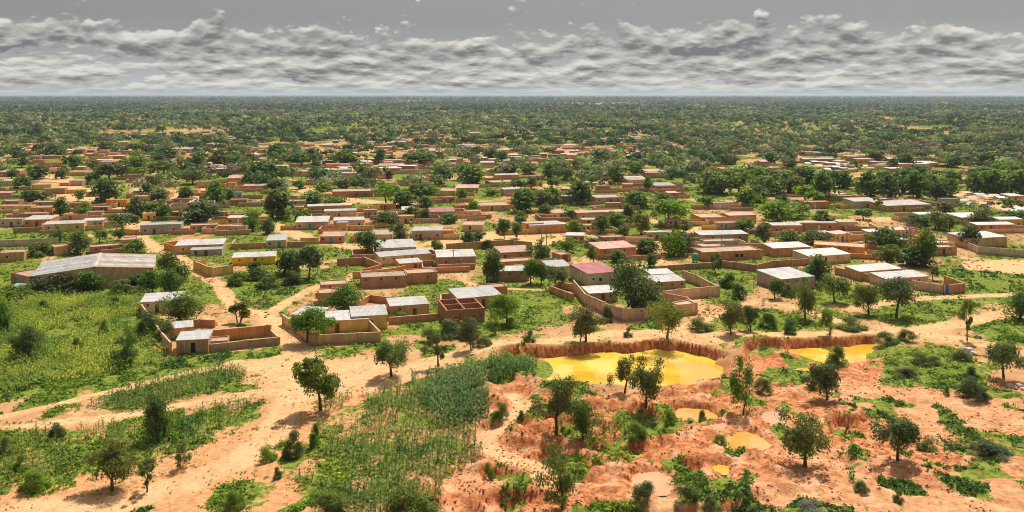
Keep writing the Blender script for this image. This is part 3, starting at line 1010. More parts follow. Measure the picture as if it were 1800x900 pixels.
def place_tree(px, py, wpx, hpx, style, leaf, lod=None, name=None, label=None, cat=None, group=None):
    x, y = g(px, py)
    s = mpp(py)
    q_ = 0.85 if (style == 'bush' and py > 690) else 1.0
    w, h = wpx * s * q_, hpx * s * q_
    if lod is None:
        lod = 0 if y < 200 else (1 if y < 330 else 2)
    var = R.randrange(4 if style in ('round', 'dense', 'bush') else 3)
    tm, Q, cache = tree_proto(style, var, lod)
    name = name or {'bush': 'shrub', 'palm': 'palm_tree', 'bare': 'bare_tree'}.get(style, 'tree')
    z = float(height(np.array([x]), np.array([y]))[0])
    root = empty(name, (x, y, z - 0.03))
    root.scale = (w, w, h)
    root.rotation_euler = (0, 0, R.uniform(0, 6.28) if style not in ('forked', 'palm') else R.uniform(-0.3, 0.3))
    link(bpy.data.objects.new('stem' if name == 'shrub' else 'trunk', tm), root)
    if Q is not None:
        if leaf not in cache:
            cm = quads_mesh('crown', Q, leaf)
            cache[leaf] = cm
        link(bpy.data.objects.new('foliage' if name == 'shrub' else 'crown', cache[leaf]), root)
    col = {'leaf_mid': 'green', 'leaf_dark': 'dark green', 'leaf_olive': 'olive', 'leaf_bright': 'bright green', 'leaf_grey': 'grey-green'}[leaf]
    shp = {'round': 'round-crowned tree', 'dense': 'dense shade tree', 'umbrella': 'umbrella-shaped tree', 'droop': 'drooping tree', 'sparse': 'open thin-crowned tree',
           'bush': 'low shrub', 'tall': 'narrow upright tree', 'forked': 'tree with two crowns', 'palm': 'palm clump', 'bare': 'leafless tree'}[style]
    size = 'big' if h > 9 else ('small' if h < 4 else '')
    desc = f"{size} {col if style != 'bare' else ''} {shp}".split()
    tag(root, ' '.join(desc), cat or ('shrub' if name == 'shrub' else 'tree'), px, py, group or ('shrubs' if name == 'shrub' else 'trees of the town and fields'), label)
    FOOT.append((x, y, w * 0.35))
    return root


FOOT = []          # footprints: x, y, radius
M_, D_, O_, B_, G_ = 'leaf_mid', 'leaf_dark', 'leaf_olive', 'leaf_bright', 'leaf_grey'
NEAR_TREES = [  # base x, base y, width, height, shape, leaf, label
    (197, 863, 82, 86, 'round', O_, 'round olive tree throwing a shadow on the bare track at lower left'),
    (259, 864, 42, 58, 'sparse', M_, 'small thin tree just right of the round olive tree at lower left'),
    (287, 768, 58, 78, 'dense', D_, 'dense dark tree standing alone in the weedy plot at left'),
    (318, 823, 28, 50, 'tall', M_, 'slim green sapling between the dense dark tree and the sandy track'),
    (218, 645, 50, 66, 'tall', D_, 'leaning dark tree at the front edge of the yellow-green millet field'),
    (50, 632, 46, 58, 'dense', D_, 'dark tree in the millet field near the left edge'),
    (12, 585, 56, 60, 'dense', D_, 'dark tree at the far left edge beside the millet field'),
    (564, 722, 86, 92, 'forked', M_, 'two-crowned tree on the sand beside the maize plot'),
    (688, 662, 66, 62, 'umbrella', M_, 'umbrella-shaped tree on the sand between track and maize plot'),
    (770, 645, 48, 60, 'sparse', M_, 'thin tree at the back corner of the maize plot'),
    (828, 618, 38, 56, 'round', O_, 'small olive tree beside the track, shading a standing person'),
    (871, 588, 24, 42, 'tall', M_, 'slim sapling in the weeds right of the unfinished brick house'),
    (892, 570, 54, 52, 'umbrella', M_, 'spreading tree right of the unfinished brick house'),
    (541, 602, 72, 60, 'umbrella', D_, 'dark spreading tree before the left tin-roofed compound'),
    (1030, 600, 56, 62, 'round', O_, 'olive tree on the rim above the left half of the yellow pond'),
    (1172, 598, 64, 68, 'droop', O_, 'drooping olive tree on the rim above the right half of the yellow pond'),
    (1098, 692, 54, 62, 'sparse', O_, 'thin tree standing before the yellow pond'),
    (1135, 722, 58, 84, 'round', O_, 'taller olive tree standing before the yellow pond'),
    (978, 768, 84, 104, 'sparse', M_, 'leaning open-branched tree among the diggings'),
    (1025, 785, 42, 64, 'dense', D_, 'dark upright shrub tree beside the leaning open-branched tree'),
    (988, 892, 66, 112, 'tall', M_, 'tall tree with dark lower stem at the bottom centre'),
    (1306, 726, 46, 100, 'tall', D_, 'dark column-shaped shrub tree right of the yellow pond'),
    (1415, 818, 84, 92, 'round', M_, 'round tree in full leaf on bare ground, left of a smaller one'),
    (1578, 812, 74, 72, 'umbrella', D_, 'flat-topped dark tree on the bare red slope at lower right'),
    (1454, 702, 60, 62, 'round', D_, 'round dark tree below the narrow yellow pool'),
    (1764, 664, 58, 64, 'umbrella', M_, 'umbrella tree near the right edge by the white stones'),
    (1700, 598, 34, 74, 'sparse', O_, 'thin bare-stemmed sapling beside the right-hand track'),
    (1792, 562, 54, 50, 'dense', D_, 'dark tree cut by the right edge above the track'),
    (1285, 590, 48, 56, 'round', O_, 'olive tree at the trackside right of the walled compound'),
    (1320, 582, 34, 44, 'round', D_, 'small dark tree behind the trackside, right of the olive tree'),
    (1458, 590, 40, 46, 'sparse', M_, 'thin tree at the trackside above the narrow yellow pool'),
    (1527, 552, 46, 52, 'round', O_, 'olive tree left of the spreading tree before the blue-doored compound'),
    (1575, 558, 64, 68, 'umbrella', M_, 'spreading tree before the blue-doored compound'),
    (1467, 532, 44, 48, 'umbrella', M_, 'umbrella tree right of the white-roofed house'),
    (1415, 560, 44, 70, 'round', M_, 'tall full tree in front of the white-roofed house'),
    (1440, 500, 38, 52, 'dense', D_, 'dark tree beside the teal water tank'),
    (1362, 525, 30, 34, 'round', D_, 'small dark tree against the white-roofed house wall'),
    (643, 450, 42, 44, 'round', D_, 'round dark tree by the street left of the white tin roofs'),
    (701, 427, 32, 34, 'round', M_, 'round green tree on the far side of the sandy street'),
    (766, 441, 22, 20, 'bush', M_, 'small bush by the sandy street'),
    (856, 497, 44, 60, 'dense', M_, 'tall leafy tree in the lane left of the tin-roofed wall'),
    (543, 492, 50, 58, 'umbrella', D_, 'dark umbrella-shaped tree right of the yellow house'),
    (500, 480, 60, 42, 'dense', D_, 'dark spreading tree against the yellow house'),
    (450, 490, 40, 30, 'bush', D_, 'rounded bush in the tall weeds before the yellow wall'),
    (606, 548, 62, 46, 'dense', D_, 'wide dark tree rising behind the tin-roofed compound'),
    (318, 572, 76, 54, 'dense', M_, 'wide leafy tree inside the left walled compound'),
    (420, 567, 42, 40, 'palm', O_, 'cluster of ragged palms beside the sandy fork'),
    (298, 522, 42, 48, 'dense', D_, 'dark tree behind the tin roof at the warehouse corner'),
    (268, 517, 40, 40, 'round', D_, 'tree at the right end of the warehouse bushes'),
    (300, 495, 58, 52, 'bush', M_, 'large pale bush by the path right of the warehouse'),
    (1258, 480, 24, 36, 'tall', D_, 'slim dark tree in the bright green plot'),
    (1068, 566, 20, 28, 'bush', D_, 'small dark bush at the compound wall corner'),
    (1020, 600, 30, 40, 'sparse', O_, None),
    (950, 462, 44, 38, 'round', D_, 'round tree in front of the pink-roofed houses'),
    (932, 500, 30, 42, 'round', D_, None), (952, 500, 24, 38, 'round', M_, None), (977, 508, 34, 40, 'umbrella', M_, None),
    (1043, 462, 22, 30, 'round', M_, None), (1086, 460, 30, 22, 'dense', M_, None), (1150, 470, 26, 24, 'dense', D_, None),
    (1600, 470, 70, 34, 'dense', D_, 'wide dark clump behind the blue water tank'),
    (1626, 468, 44, 66, 'dense', M_, 'tall dark tree right of the leafless tree'),
    (1602, 440, 40, 62, 'bare', O_, 'leafless forked tree in the right part of town'),
    (1558, 470, 44, 40, 'round', M_, None), (1640, 492, 24, 26, 'sparse', O_, None),
]
for t_ in NEAR_TREES:
    place_tree(*t_[:6], label=t_[6])
place_tree(1110, 548, 94, 90, 'bush', D_, name='tree', label='huge dark round tree inside the walled compound')
NEAR_SHRUBS = [
    (515, 803, 42, 52, D_, 'dark rounded shrub by the track at the maize plot corner'),
    (552, 788, 22, 50, D_, 'slim shrub at the left end of the maize plot'),
    (487, 840, 18, 24, D_, 'small shrub on the bare slope below the track'),
    (60, 860, 56, 40, M_, 'leafy shrub patch at the lower left edge'),
    (470, 808, 36, 34, B_, 'bright low shrub on the bank of the track'),
    (720, 905, 100, 60, M_, 'large leafy bush at the bottom of the maize plot'),
    (570, 900, 70, 44, M_, None), (410, 892, 46, 36, M_, None),
    (880, 738, 34, 36, M_, 'grassy shrub on the red bank right of the maize plot'),
    (915, 745, 16, 20, D_, None),
    (858, 832, 22, 34, M_, 'upright shrub at the bend of the winding path'),
    (1468, 643, 38, 40, D_, 'dark shrub in front of the narrow yellow pool'),
    (1709, 702, 58, 44, D_, 'broad dark shrub on the bare slope at right'),
    (1705, 665, 24, 20, D_, None), (1664, 695, 12, 18, D_, None),
    (1132, 888, 50, 40, D_, 'dark grassy shrub below the pale puddle'),
    (1205, 895, 46, 32, D_, None), (1250, 902, 36, 26, M_, None),
    (1425, 902, 60, 24, G_, 'pale spiky shrub at the bottom edge'),
    (1580, 886, 22, 26, M_, None), (1515, 868, 30, 18, M_, None),
    (1735, 795, 80, 28, D_, 'low dark thicket in the grassy strip at lower right'),
    (1630, 790, 40, 20, M_, None), (1265, 775, 26, 24, B_, None), (1175, 745, 24, 30, M_, None),
    (1235, 740, 16, 26, O_, None), (1118, 780, 40, 34, M_, None), (1340, 690, 30, 26, M_, None),
    (1490, 745, 14, 18, M_, None), (1620, 640, 36, 20, M_, None), (1560, 600, 40, 20, M_, None),
    (932, 606, 22, 20, M_, None), (850, 612, 30, 18, M_, None), (1105, 592, 16, 16, O_, None),
    (135, 615, 20, 22, D_, None), (78, 545, 18, 18, D_, None), (200, 540, 20, 18, D_, None), (182, 588, 16, 24, D_, None),
    (262, 590, 46, 44, D_, 'dark bush against the outer wall of the left compound'),
    (290, 600, 36, 34, M_, None), (60, 515, 70, 26, D_, None), (100, 512, 60, 30, D_, None), (155, 512, 46, 34, D_, None),
    (135, 512, 60, 22, D_, None), (215, 514, 50, 22, M_, None), (235, 508, 46, 26, D_, None), (30, 525, 60, 24, M_, None),
    (420, 500, 36, 22, M_, None), (470, 505, 40, 22, M_, None), (515, 500, 34, 24, M_, None),
    (700, 560, 40, 16, B_, None), (790, 590, 46, 30, M_, None), (825, 595, 36, 34, D_, None), (755, 600, 34, 24, M_, None),
    (1230, 580, 40, 22, M_, None), (1350, 575, 30, 26, D_, None), (1390, 585, 26, 24, D_, None), (1500, 578, 50, 20, M_, None),
    (1595, 600, 30, 18, O_, None), (1280, 505, 30, 24, D_, None), (1300, 525, 24, 26, D_, None), (1385, 520, 24, 22, M_, None),
    (1640, 640, 30, 16, O_, None), (1690, 632, 34, 18, O_, None), (1590, 660, 40, 16, O_, None), (900, 575, 30, 16, M_, None),
    (65, 450, 50, 24, M_, None), (234, 448, 46, 26, M_, None), (35, 830, 30, 34, M_, None), (100, 770, 34, 30, D_, None), (10, 800, 30, 36, M_, None),
]
for a_ in NEAR_SHRUBS:
    place_tree(a_[0], a_[1], a_[2], a_[3], 'bush', a_[4], label=a_[5])


def crop_trees(ox, lst):
    for t in lst:
        zx, zy, w, h = t[:4]
        st = t[4] if len(t) > 4 else None
        lf = t[5] if len(t) > 5 else None
        if st is None:
            st = R.choice(['round', 'dense', 'dense', 'umbrella', 'round'])
        if lf is None:
            lf = R.choice([M_, D_, D_, M_, O_])
        place_tree(ox + zx / 4.5, 250 + zy / 4.5, w / 4.5, h / 4.5, st, lf)


crop_trees(0, [(285, 290, 190, 110, 'dense', D_), (490, 290, 100, 90), (600, 210, 130, 110, 'dense', M_), (870, 320, 240, 160, 'umbrella', O_), (720, 330, 110, 90),
               (1080, 240, 200, 160, 'dense', B_), (1300, 275, 260, 125, 'umbrella', O_), (1520, 335, 180, 115, 'umbrella', O_), (1560, 220, 150, 150, 'round', B_), (1740, 200, 170, 150),
               (1250, 190, 150, 100, 'dense', D_), (170, 360, 150, 90, 'dense', D_), (320, 470, 180, 80, 'dense', D_), (230, 480, 160, 100, 'dense', D_), (910, 465, 270, 175, 'dense', D_),
               (475, 585, 140, 145, 'dense', D_), (1075, 605, 150, 175, 'dense', D_), (970, 700, 230, 140, 'umbrella', D_), (950, 775, 90, 100, 'round', D_), (1290, 615, 115, 125, 'dense', D_),
               (1560, 625, 310, 165, 'dense', D_), (1710, 500, 150, 185, 'dense', D_), (790, 800, 100, 115, 'umbrella', M_), (610, 885, 190, 185, 'dense', M_), (470, 800, 100, 105, 'dense', D_),
               (420, 120, 190, 110, 'dense', D_), (130, 120, 150, 90), (840, 80, 180, 85), (1080, 80, 160, 80), (20, 80, 90, 70, 'dense', D_), (170, 200, 140, 80), (730, 210, 120, 70, 'dense', M_), (1320, 130, 200, 100, 'dense', D_)])
crop_trees(400, [(280, 315, 330, 165, 'dense', D_), (430, 400, 220, 100, 'dense', D_), (570, 370, 100, 70, 'dense', D_), (350, 595, 300, 225, 'dense', M_), (200, 705, 130, 115, 'dense', D_), (320, 725, 120, 125, 'dense', D_),
                 (690, 480, 210, 95, 'dense', M_), (750, 392, 130, 85, 'dense', B_), (880, 292, 90, 65, 'dense', M_), (1100, 302, 120, 115, 'dense', D_), (1020, 342, 160, 75, 'dense', D_), (1255, 485, 190, 175, 'umbrella', B_),
                 (1270, 302, 80, 75, 'round', D_), (1390, 522, 200, 135, 'dense', D_), (1560, 445, 210, 115, 'dense', D_), (1560, 542, 140, 115, 'dense', D_), (1230, 665, 180, 115, 'dense', D_), (1550, 620, 110, 85, 'dense', D_),
                 (1740, 640, 150, 85, 'dense', D_), (1690, 325, 150, 135, 'dense', D_), (1200, 172, 110, 125, 'dense', D_), (1290, 152, 60, 55, 'round', D_), (1520, 175, 280, 115, 'umbrella', D_), (920, 172, 250, 115, 'dense', M_),
                 (560, 190, 200, 105), (390, 142, 220, 135, 'dense', D_), (180, 162, 110, 75, 'dense', D_), (100, 240, 200, 135), (1640, 865, 100, 75, 'dense', B_), (585, 302, 80, 90, 'bare', O_), (760, 302, 120, 110, 'bare', O_), (1600, 250, 120, 110, 'bare', G_), (20, 470, 90, 110, 'dense', D_), (60, 110, 140, 90)])
crop_trees(800, [(50, 300, 140, 135, 'round', B_), (180, 345, 250, 155, 'dense', M_), (310, 285, 100, 95, 'palm', M_), (270, 140, 160, 85, 'dense', D_), (370, 152, 110, 85, 'dense', D_), (440, 242, 150, 85, 'dense', D_), (590, 252, 150, 85, 'dense', M_),
                 (600, 372, 180, 105, 'sparse', O_), (760, 292, 150, 125, 'dense', D_), (830, 232, 150, 95, 'dense', D_), (890, 302, 100, 100, 'dense', D_), (1010, 292, 130, 105, 'sparse', G_), (1280, 332, 130, 145, 'dense', D_), (1440, 265, 150, 105, 'dense', M_),
                 (1540, 385, 100, 115, 'round', M_), (1710, 292, 90, 85, 'round', D_), (750, 485, 180, 135, 'dense', M_), (1040, 485, 230, 185, 'dense', M_), (570, 562, 260, 185, 'dense', D_), (710, 585, 130, 95, 'dense', D_), (530, 642, 120, 95, 'dense', M_),
                 (170, 552, 120, 85, 'dense', M_), (50, 445, 110, 75, 'dense', D_), (300, 425, 110, 55, 'dense', M_), (910, 612, 90, 75, 'round', D_), (1440, 525, 220, 135, 'dense', D_), (1630, 475, 130, 75, 'dense', M_), (1700, 655, 290, 205, 'umbrella', B_),
                 (1145, 725, 120, 145, 'round', D_), (1250, 665, 100, 95, 'round', M_), (1470, 735, 190, 195, 'round', O_), (1300, 765, 150, 105, 'dense', M_), (390, 765, 110, 155, 'round', D_), (490, 765, 100, 125, 'round', M_), (935, 735, 120, 120, 'dense', M_),
                 (80, 835, 140, 135, 'round', D_), (180, 812, 130, 105, 'round', D_), (260, 842, 90, 70, 'bush', D_), (880, 872, 170, 115, 'round', M_), (1095, 832, 120, 75, 'dense', M_), (1540, 895, 220, 125, 'dense', D_), (1720, 905, 200, 190, 'dense', M_), (600, 120, 160, 90), (960, 200, 140, 80, 'dense', M_), (1180, 160, 200, 100, 'dense', D_), (1600, 180, 180, 90, 'dense', M_)])
crop_trees(1100, [(650, 402, 230, 195, 'dense', B_), (900, 402, 250, 185, 'round', M_), (960, 505, 190, 145, 'dense', M_), (1100, 422, 200, 155, 'dense', M_), (1200, 412, 170, 155, 'dense', M_), (1380, 332, 220, 135, 'dense', M_), (1570, 465, 180, 235, 'dense', D_),
                  (1420, 465, 170, 125, 'umbrella', B_), (1730, 365, 150, 145, 'dense', D_), (1180, 660, 300, 195, 'dense', M_), (1300, 600, 220, 120, 'umbrella', M_), (630, 525, 110, 105, 'round', D_), (1090, 805, 160, 155, 'round', D_), (1290, 805, 200, 115, 'dense', M_),
                  (1510, 805, 190, 105, 'umbrella', D_), (430, 885, 270, 185, 'dense', D_), (1560, 615, 160, 75, 'bush', M_), (360, 285, 80, 75, 'round', D_), (270, 175, 180, 80, 'dense', M_), (560, 120, 170, 90, 'dense', D_), (760, 170, 200, 80, 'dense', M_), (1180, 170, 150, 90, 'dense', D_), (1300, 160, 120, 90, 'dense', D_), (430, 400, 90, 90, 'bare', O_)])
crop_trees(1400, [(590, 435, 230, 205, 'dense', D_), (740, 435, 180, 190, 'dense', D_), (960, 435, 200, 205, 'dense', D_), (1140, 465, 170, 165, 'dense', D_), (1210, 340, 160, 120, 'dense', M_), (1500, 405, 300, 185, 'dense', M_), (1700, 405, 250, 185, 'dense', M_),
                  (1400, 405, 150, 145, 'dense', D_), (650, 535, 70, 95, 'round', M_), (1050, 565, 120, 65, 'dense', M_), (530, 612, 150, 85, 'umbrella', D_), (680, 845, 260, 175, 'dense', D_), (1310, 825, 200, 175, 'dense', D_), (1210, 705, 130, 125, 'round', M_), (1040, 705, 180, 125, 'dense', D_),
                  (910, 655, 140, 85, 'dense', M_), (150, 805, 200, 105, 'dense', M_), (1700, 645, 230, 105, 'dense', D_), (1500, 575, 90, 55, 'bush', D_), (1760, 525, 100, 65, 'dense', D_), (1560, 200, 220, 120, 'dense', D_), (1720, 190, 200, 110, 'dense', M_), (980, 290, 200, 110, 'dense', D_), (850, 200, 200, 110, 'dense', M_), (480, 230, 130, 90, 'sparse', O_), (1250, 200, 160, 100, 'dense', D_), (1750, 80, 180, 90, 'dense', D_), (620, 150, 190, 90, 'dense', O_), (1330, 130, 180, 80, 'dense', M_)])
crop_trees(1100, [(760, 410, 220, 170, 'dense', B_), (850, 350, 220, 150, 'dense', M_), (1010, 360, 230, 150, 'dense', M_), (1150, 350, 220, 140, 'dense', M_), (1290, 420, 190, 150, 'dense', M_), (1480, 340, 220, 140, 'dense', D_), (1050, 470, 190, 130, 'dense', M_),
                  (1260, 340, 200, 120, 'dense', B_), (1640, 360, 180, 140, 'dense', D_)])
crop_trees(1400, [(680, 400, 220, 180, 'dense', M_), (850, 400, 200, 190, 'dense', D_), (1060, 410, 200, 180, 'dense', D_), (1190, 430, 150, 140, 'dense', D_), (1600, 380, 260, 160, 'dense', M_), (1450, 330, 220, 140, 'dense', D_), (1780, 330, 220, 160, 'dense', M_), (1650, 300, 200, 130, 'dense', D_)])
ntree = len([1 for l in LAB if l[0].name.startswith(('tree', 'palm', 'bare'))])
for _ in range(max(0, 292 - ntree)):
    fy = R.uniform(285, 410)
    place_tree(R.uniform(0, 1800), fy, R.uniform(22, 40) * (fy - 166) / 200, R.uniform(18, 30) * (fy - 166) / 200, R.choice(['dense', 'round', 'dense', 'umbrella', 'sparse']), R.choice([M_, D_, B_, O_, M_]))
print('individual trees', ntree, len(LAB))

# ------------------------------------------------------------------ houses
HOUSES = []        # world centre x, y, half size for keeping plants out


def panel(L, h, t, holes):
    """upright wall slab along +x with real openings; holes: (x0, x1, z0, z1)"""
    xs = sorted({0.0, L, *[v for q in holes for v in q[:2]]})
    zs = sorted({0.0, h, *[v for q in holes for v in q[2:4]]})
    nx, nz = len(xs) - 1, len(zs) - 1
    solid = [[not any(q[0] <= (xs[i] + xs[i + 1]) / 2 <= q[1] and q[2] <= (zs[j] + zs[j + 1]) / 2 <= q[3] for q in holes) for j in range(nz)] for i in range(nx)]
    V, Fc = [], []

    def quad(*p):
        o = len(V)
        V.extend(p)
        Fc.append((o, o + 1, o + 2, o + 3))
    ok = lambda i, j: 0 <= i < nx and 0 <= j < nz and solid[i][j]
    for i in range(nx):
        for j in range(nz):
            if not solid[i][j]:
                continue
            a, b, c, d = xs[i], xs[i + 1], zs[j], zs[j + 1]
            quad((a, 0, c), (b, 0, c), (b, 0, d), (a, 0, d))
            quad((b, t, c), (a, t, c), (a, t, d), (b, t, d))
            if not ok(i - 1, j):
                quad((a, t, c), (a, 0, c), (a, 0, d), (a, t, d))
            if not ok(i + 1, j):
                quad((b, 0, c), (b, t, c), (b, t, d), (b, 0, d))
            if not ok(i, j + 1):
                quad((a, 0, d), (b, 0, d), (b, t, d), (a, t, d))
            if not ok(i, j - 1) and j > 0:
                quad((a, t, c), (b, t, c), (b, 0, c), (a, 0, c))
    return V, Fc


def turn(part, ang, off):
    c, s = math.cos(ang), math.sin(ang)
    V, Fc = part
    return [(x * c - y * s + off[0], x * s + y * c + off[1], z + (off[2] if len(off) > 2 else 0)) for x, y, z in V], Fc


def roof_part(root, w, d, h, kind, mat, low='front', over=0.12):
    if kind == 'flat':
        v, f = box(0.27, 0.27, h - 0.55, w - 0.27, d - 0.27, h - 0.22)
        v[4] = (v[4][0], v[4][1], h - 0.3)
        v[5] = (v[5][0], v[5][1], h - 0.3)
    else:
        v, f = box(-over, -over, h + 0.004, w + over, d + over, h + 0.07)
        hi = min(0.5, 0.05 * d + 0.1)
        for i in ((6, 7) if low == 'front' else (4, 5)):
            v[i] = (v[i][0], v[i][1], h + 0.07 + hi)
    return mesh('roof', v, f, mat, root)


def house(A, B, depth, h, wall, roof, kind='tin', doors=(), wins=(), name='house', desc=None, label=None, px=None, py=None, low='front', group='houses of the town', z=0.0, lwins=(), plain=False, cat='house'):
    """A, B: world points of the front wall's two ends (seen from the camera left to right)"""
    ax, ay = A
    bx, by = B
    w = math.hypot(bx - ax, by - ay)
    ang = math.atan2(by - ay, bx - ax)
    root = empty(name, (ax, ay, z - 0.06), ang)
    wm = wall
    h = max(h * 0.9, 2.25) if h > 2.25 else h
    lim = h - 0.25
    doors = [dd for dd in doors]
    wins = [(a, b, min(c, lim - 0.5), min(d, lim)) for a, b, c, d in wins]
    t = 0.25
    dz = min(2.05, h - 0.2)
    holes = [(x0, x1, 0.02, dz) for x0, x1, *_ in doors] + [(x0, x1, z0, z1) for x0, x1, z0, z1 in wins]
    lh = [(x0, x1, z0, z1) for x0, x1, z0, z1 in lwins]
    parts = [panel(w, h, t, holes)]
    parts.append(turn(panel(w, h, t, []), math.pi, (w, depth)))
    parts.append(turn(panel(depth - 2 * t, h, t, lh), -math.pi / 2, (0, depth - t)))
    parts.append(turn(panel(depth - 2 * t, h, t, []), math.pi / 2, (w, t)))
    V, Fc = join(parts)
    mesh('wall', V, Fc, 'wall_' + wm, root)
    if kind != 'open':
        roof_part(root, w, depth, h, kind, 'roof_' + roof, low)
    for x0, x1, *m in doors:
        mesh('door', *box(x0 + 0.01, 0.12, 0.02, x1 - 0.01, 0.18, dz - 0.01), m[0] if m else 'door_wood', root)
    for x0, x1, z0, z1 in wins:
        mesh('window', *box(x0 + 0.01, 0.13, z0 + 0.01, x1 - 0.01, 0.18, z1 - 0.01), 'dark_opening', root)
    for x0, x1, z0, z1 in lwins:
        v, f = turn(box(x0 + 0.01, 0.13, z0 + 0.01, x1 - 0.01, 0.18, z1 - 0.01), -math.pi / 2, (0, depth - t))
        mesh('window', v, f, 'dark_opening', root)
    if desc is None:
        wn = {'mud': 'mud-walled', 'terracotta': 'terracotta', 'ochre': 'ochre', 'cement': 'grey-tan', 'pink': 'pinkish', 'yellow': 'yellow', 'brown': 'brown', 'brick': 'brick', 'white': 'whitewashed'}[wall]
        rn = {'tin': 'tin roof', 'white': 'white tin roof', 'dull': 'dull grey roof', 'rust': 'rusty pink roof', 'red': 'red roof', 'mudroof': 'flat mud roof'}[roof]
        sz = 'long' if w > 13 else ('small' if w < 7 else '')
        desc = ' '.join(f'{sz} {wn} house with {rn}'.split())
    tag(root, desc, cat, px, py, group, label)
    c, s = math.cos(ang), math.sin(ang)
    HOUSES.append((ax + c * w / 2 - s * depth / 2, ay + s * w / 2 + c * depth / 2, w / 2 + 0.4, depth / 2 + 0.4, c, s))
    return root


def H(x1, y1, x2, y2, depth, h, wall, roof, kind='tin', **kw):
    A, B = g(x1, y1), g(x2, y2)
    L_ = math.hypot(B[0] - A[0], B[1] - A[1])
    if not kw.get('doors') and not kw.get('wins') and L_ > 5 and h > 2.4:
        kw['wins'] = [(q, q + 0.5, h - 1.3, h - 0.8) for q in np.arange(R.uniform(0.9, 2.0), L_ - 1.2, R.uniform(2.6, 4.0))][:4]
        if R.random() < 0.5:
            q = L_ * R.uniform(0.35, 0.6)
            kw['wins'] = [w_ for w_ in kw['wins'] if abs(w_[0] - q) > 1.4]
            kw['doors'] = [(q, q + 0.9, R.choice(['door_wood', 'dark_opening', 'door_wood']))]
    kw.setdefault('px', (x1 + x2) / 2)
    kw.setdefault('py', max(y1, y2))
    return house(A, B, depth, h, wall, roof, kind, **kw)


def yard(pts, h, wall, label=None, pillars=True, world=False, px=None, py=None, desc='courtyard wall', name='compound_wall'):
    """free-standing wall along a run of ground points"""
    P = pts if world else [g(*p) for p in pts]
    if px is None:
        px, py = np.mean([p[0] for p in pts]), max(p[1] for p in pts)
    root = empty(name, (P[0][0], P[0][1], -0.08))
    o = P[0]
    t = 0.22
    for i, (a, b) in enumerate(zip(P[:-1], P[1:])):
        L = math.hypot(b[0] - a[0], b[1] - a[1])
        an = math.atan2(b[1] - a[1], b[0] - a[0])
        hh = h * (1 + 0.04 * math.sin(i * 2.3))
        off = (a[0] - o[0], a[1] - o[1])
        mesh('wall_run', *turn(box(t / 2 if i else 0, -t / 2, 0, L - t / 2 - 0.003, t / 2, hh), an, off), 'wall_' + wall, root)
        mesh('coping', *turn(box(t / 2 + 0.01 if i else 0, -t / 2 - 0.04, hh, L - t / 2 - 0.03, t / 2 + 0.04, hh + 0.09), an, off), 'coping', root)
        if pillars:
            n = max(1, int(L / 4.2))
            for j in range(n + 1):
                x = min(L - 0.2, max(0.2, L * j / n))
                mesh('pillar', *turn(box(x - 0.2, -t / 2 - 0.09, 0, x + 0.2, t / 2 + 0.09, hh + 0.14), an, off), 'wall_' + wall, root)
        cx_, cy_ = (a[0] + b[0]) / 2, (a[1] + b[1]) / 2
        HOUSES.append((cx_, cy_, L / 2, 0.5, math.cos(an), math.sin(an)))
    tag(root, f"{ {'mud': 'mud', 'terracotta': 'terracotta', 'ochre': 'ochre', 'cement': 'grey-tan', 'pink': 'pinkish', 'brown': 'brown', 'yellow': 'yellow', 'brick': 'brick', 'white': 'white'}[wall] } {desc}", 'wall', px, py, 'courtyard walls', label)
    return root


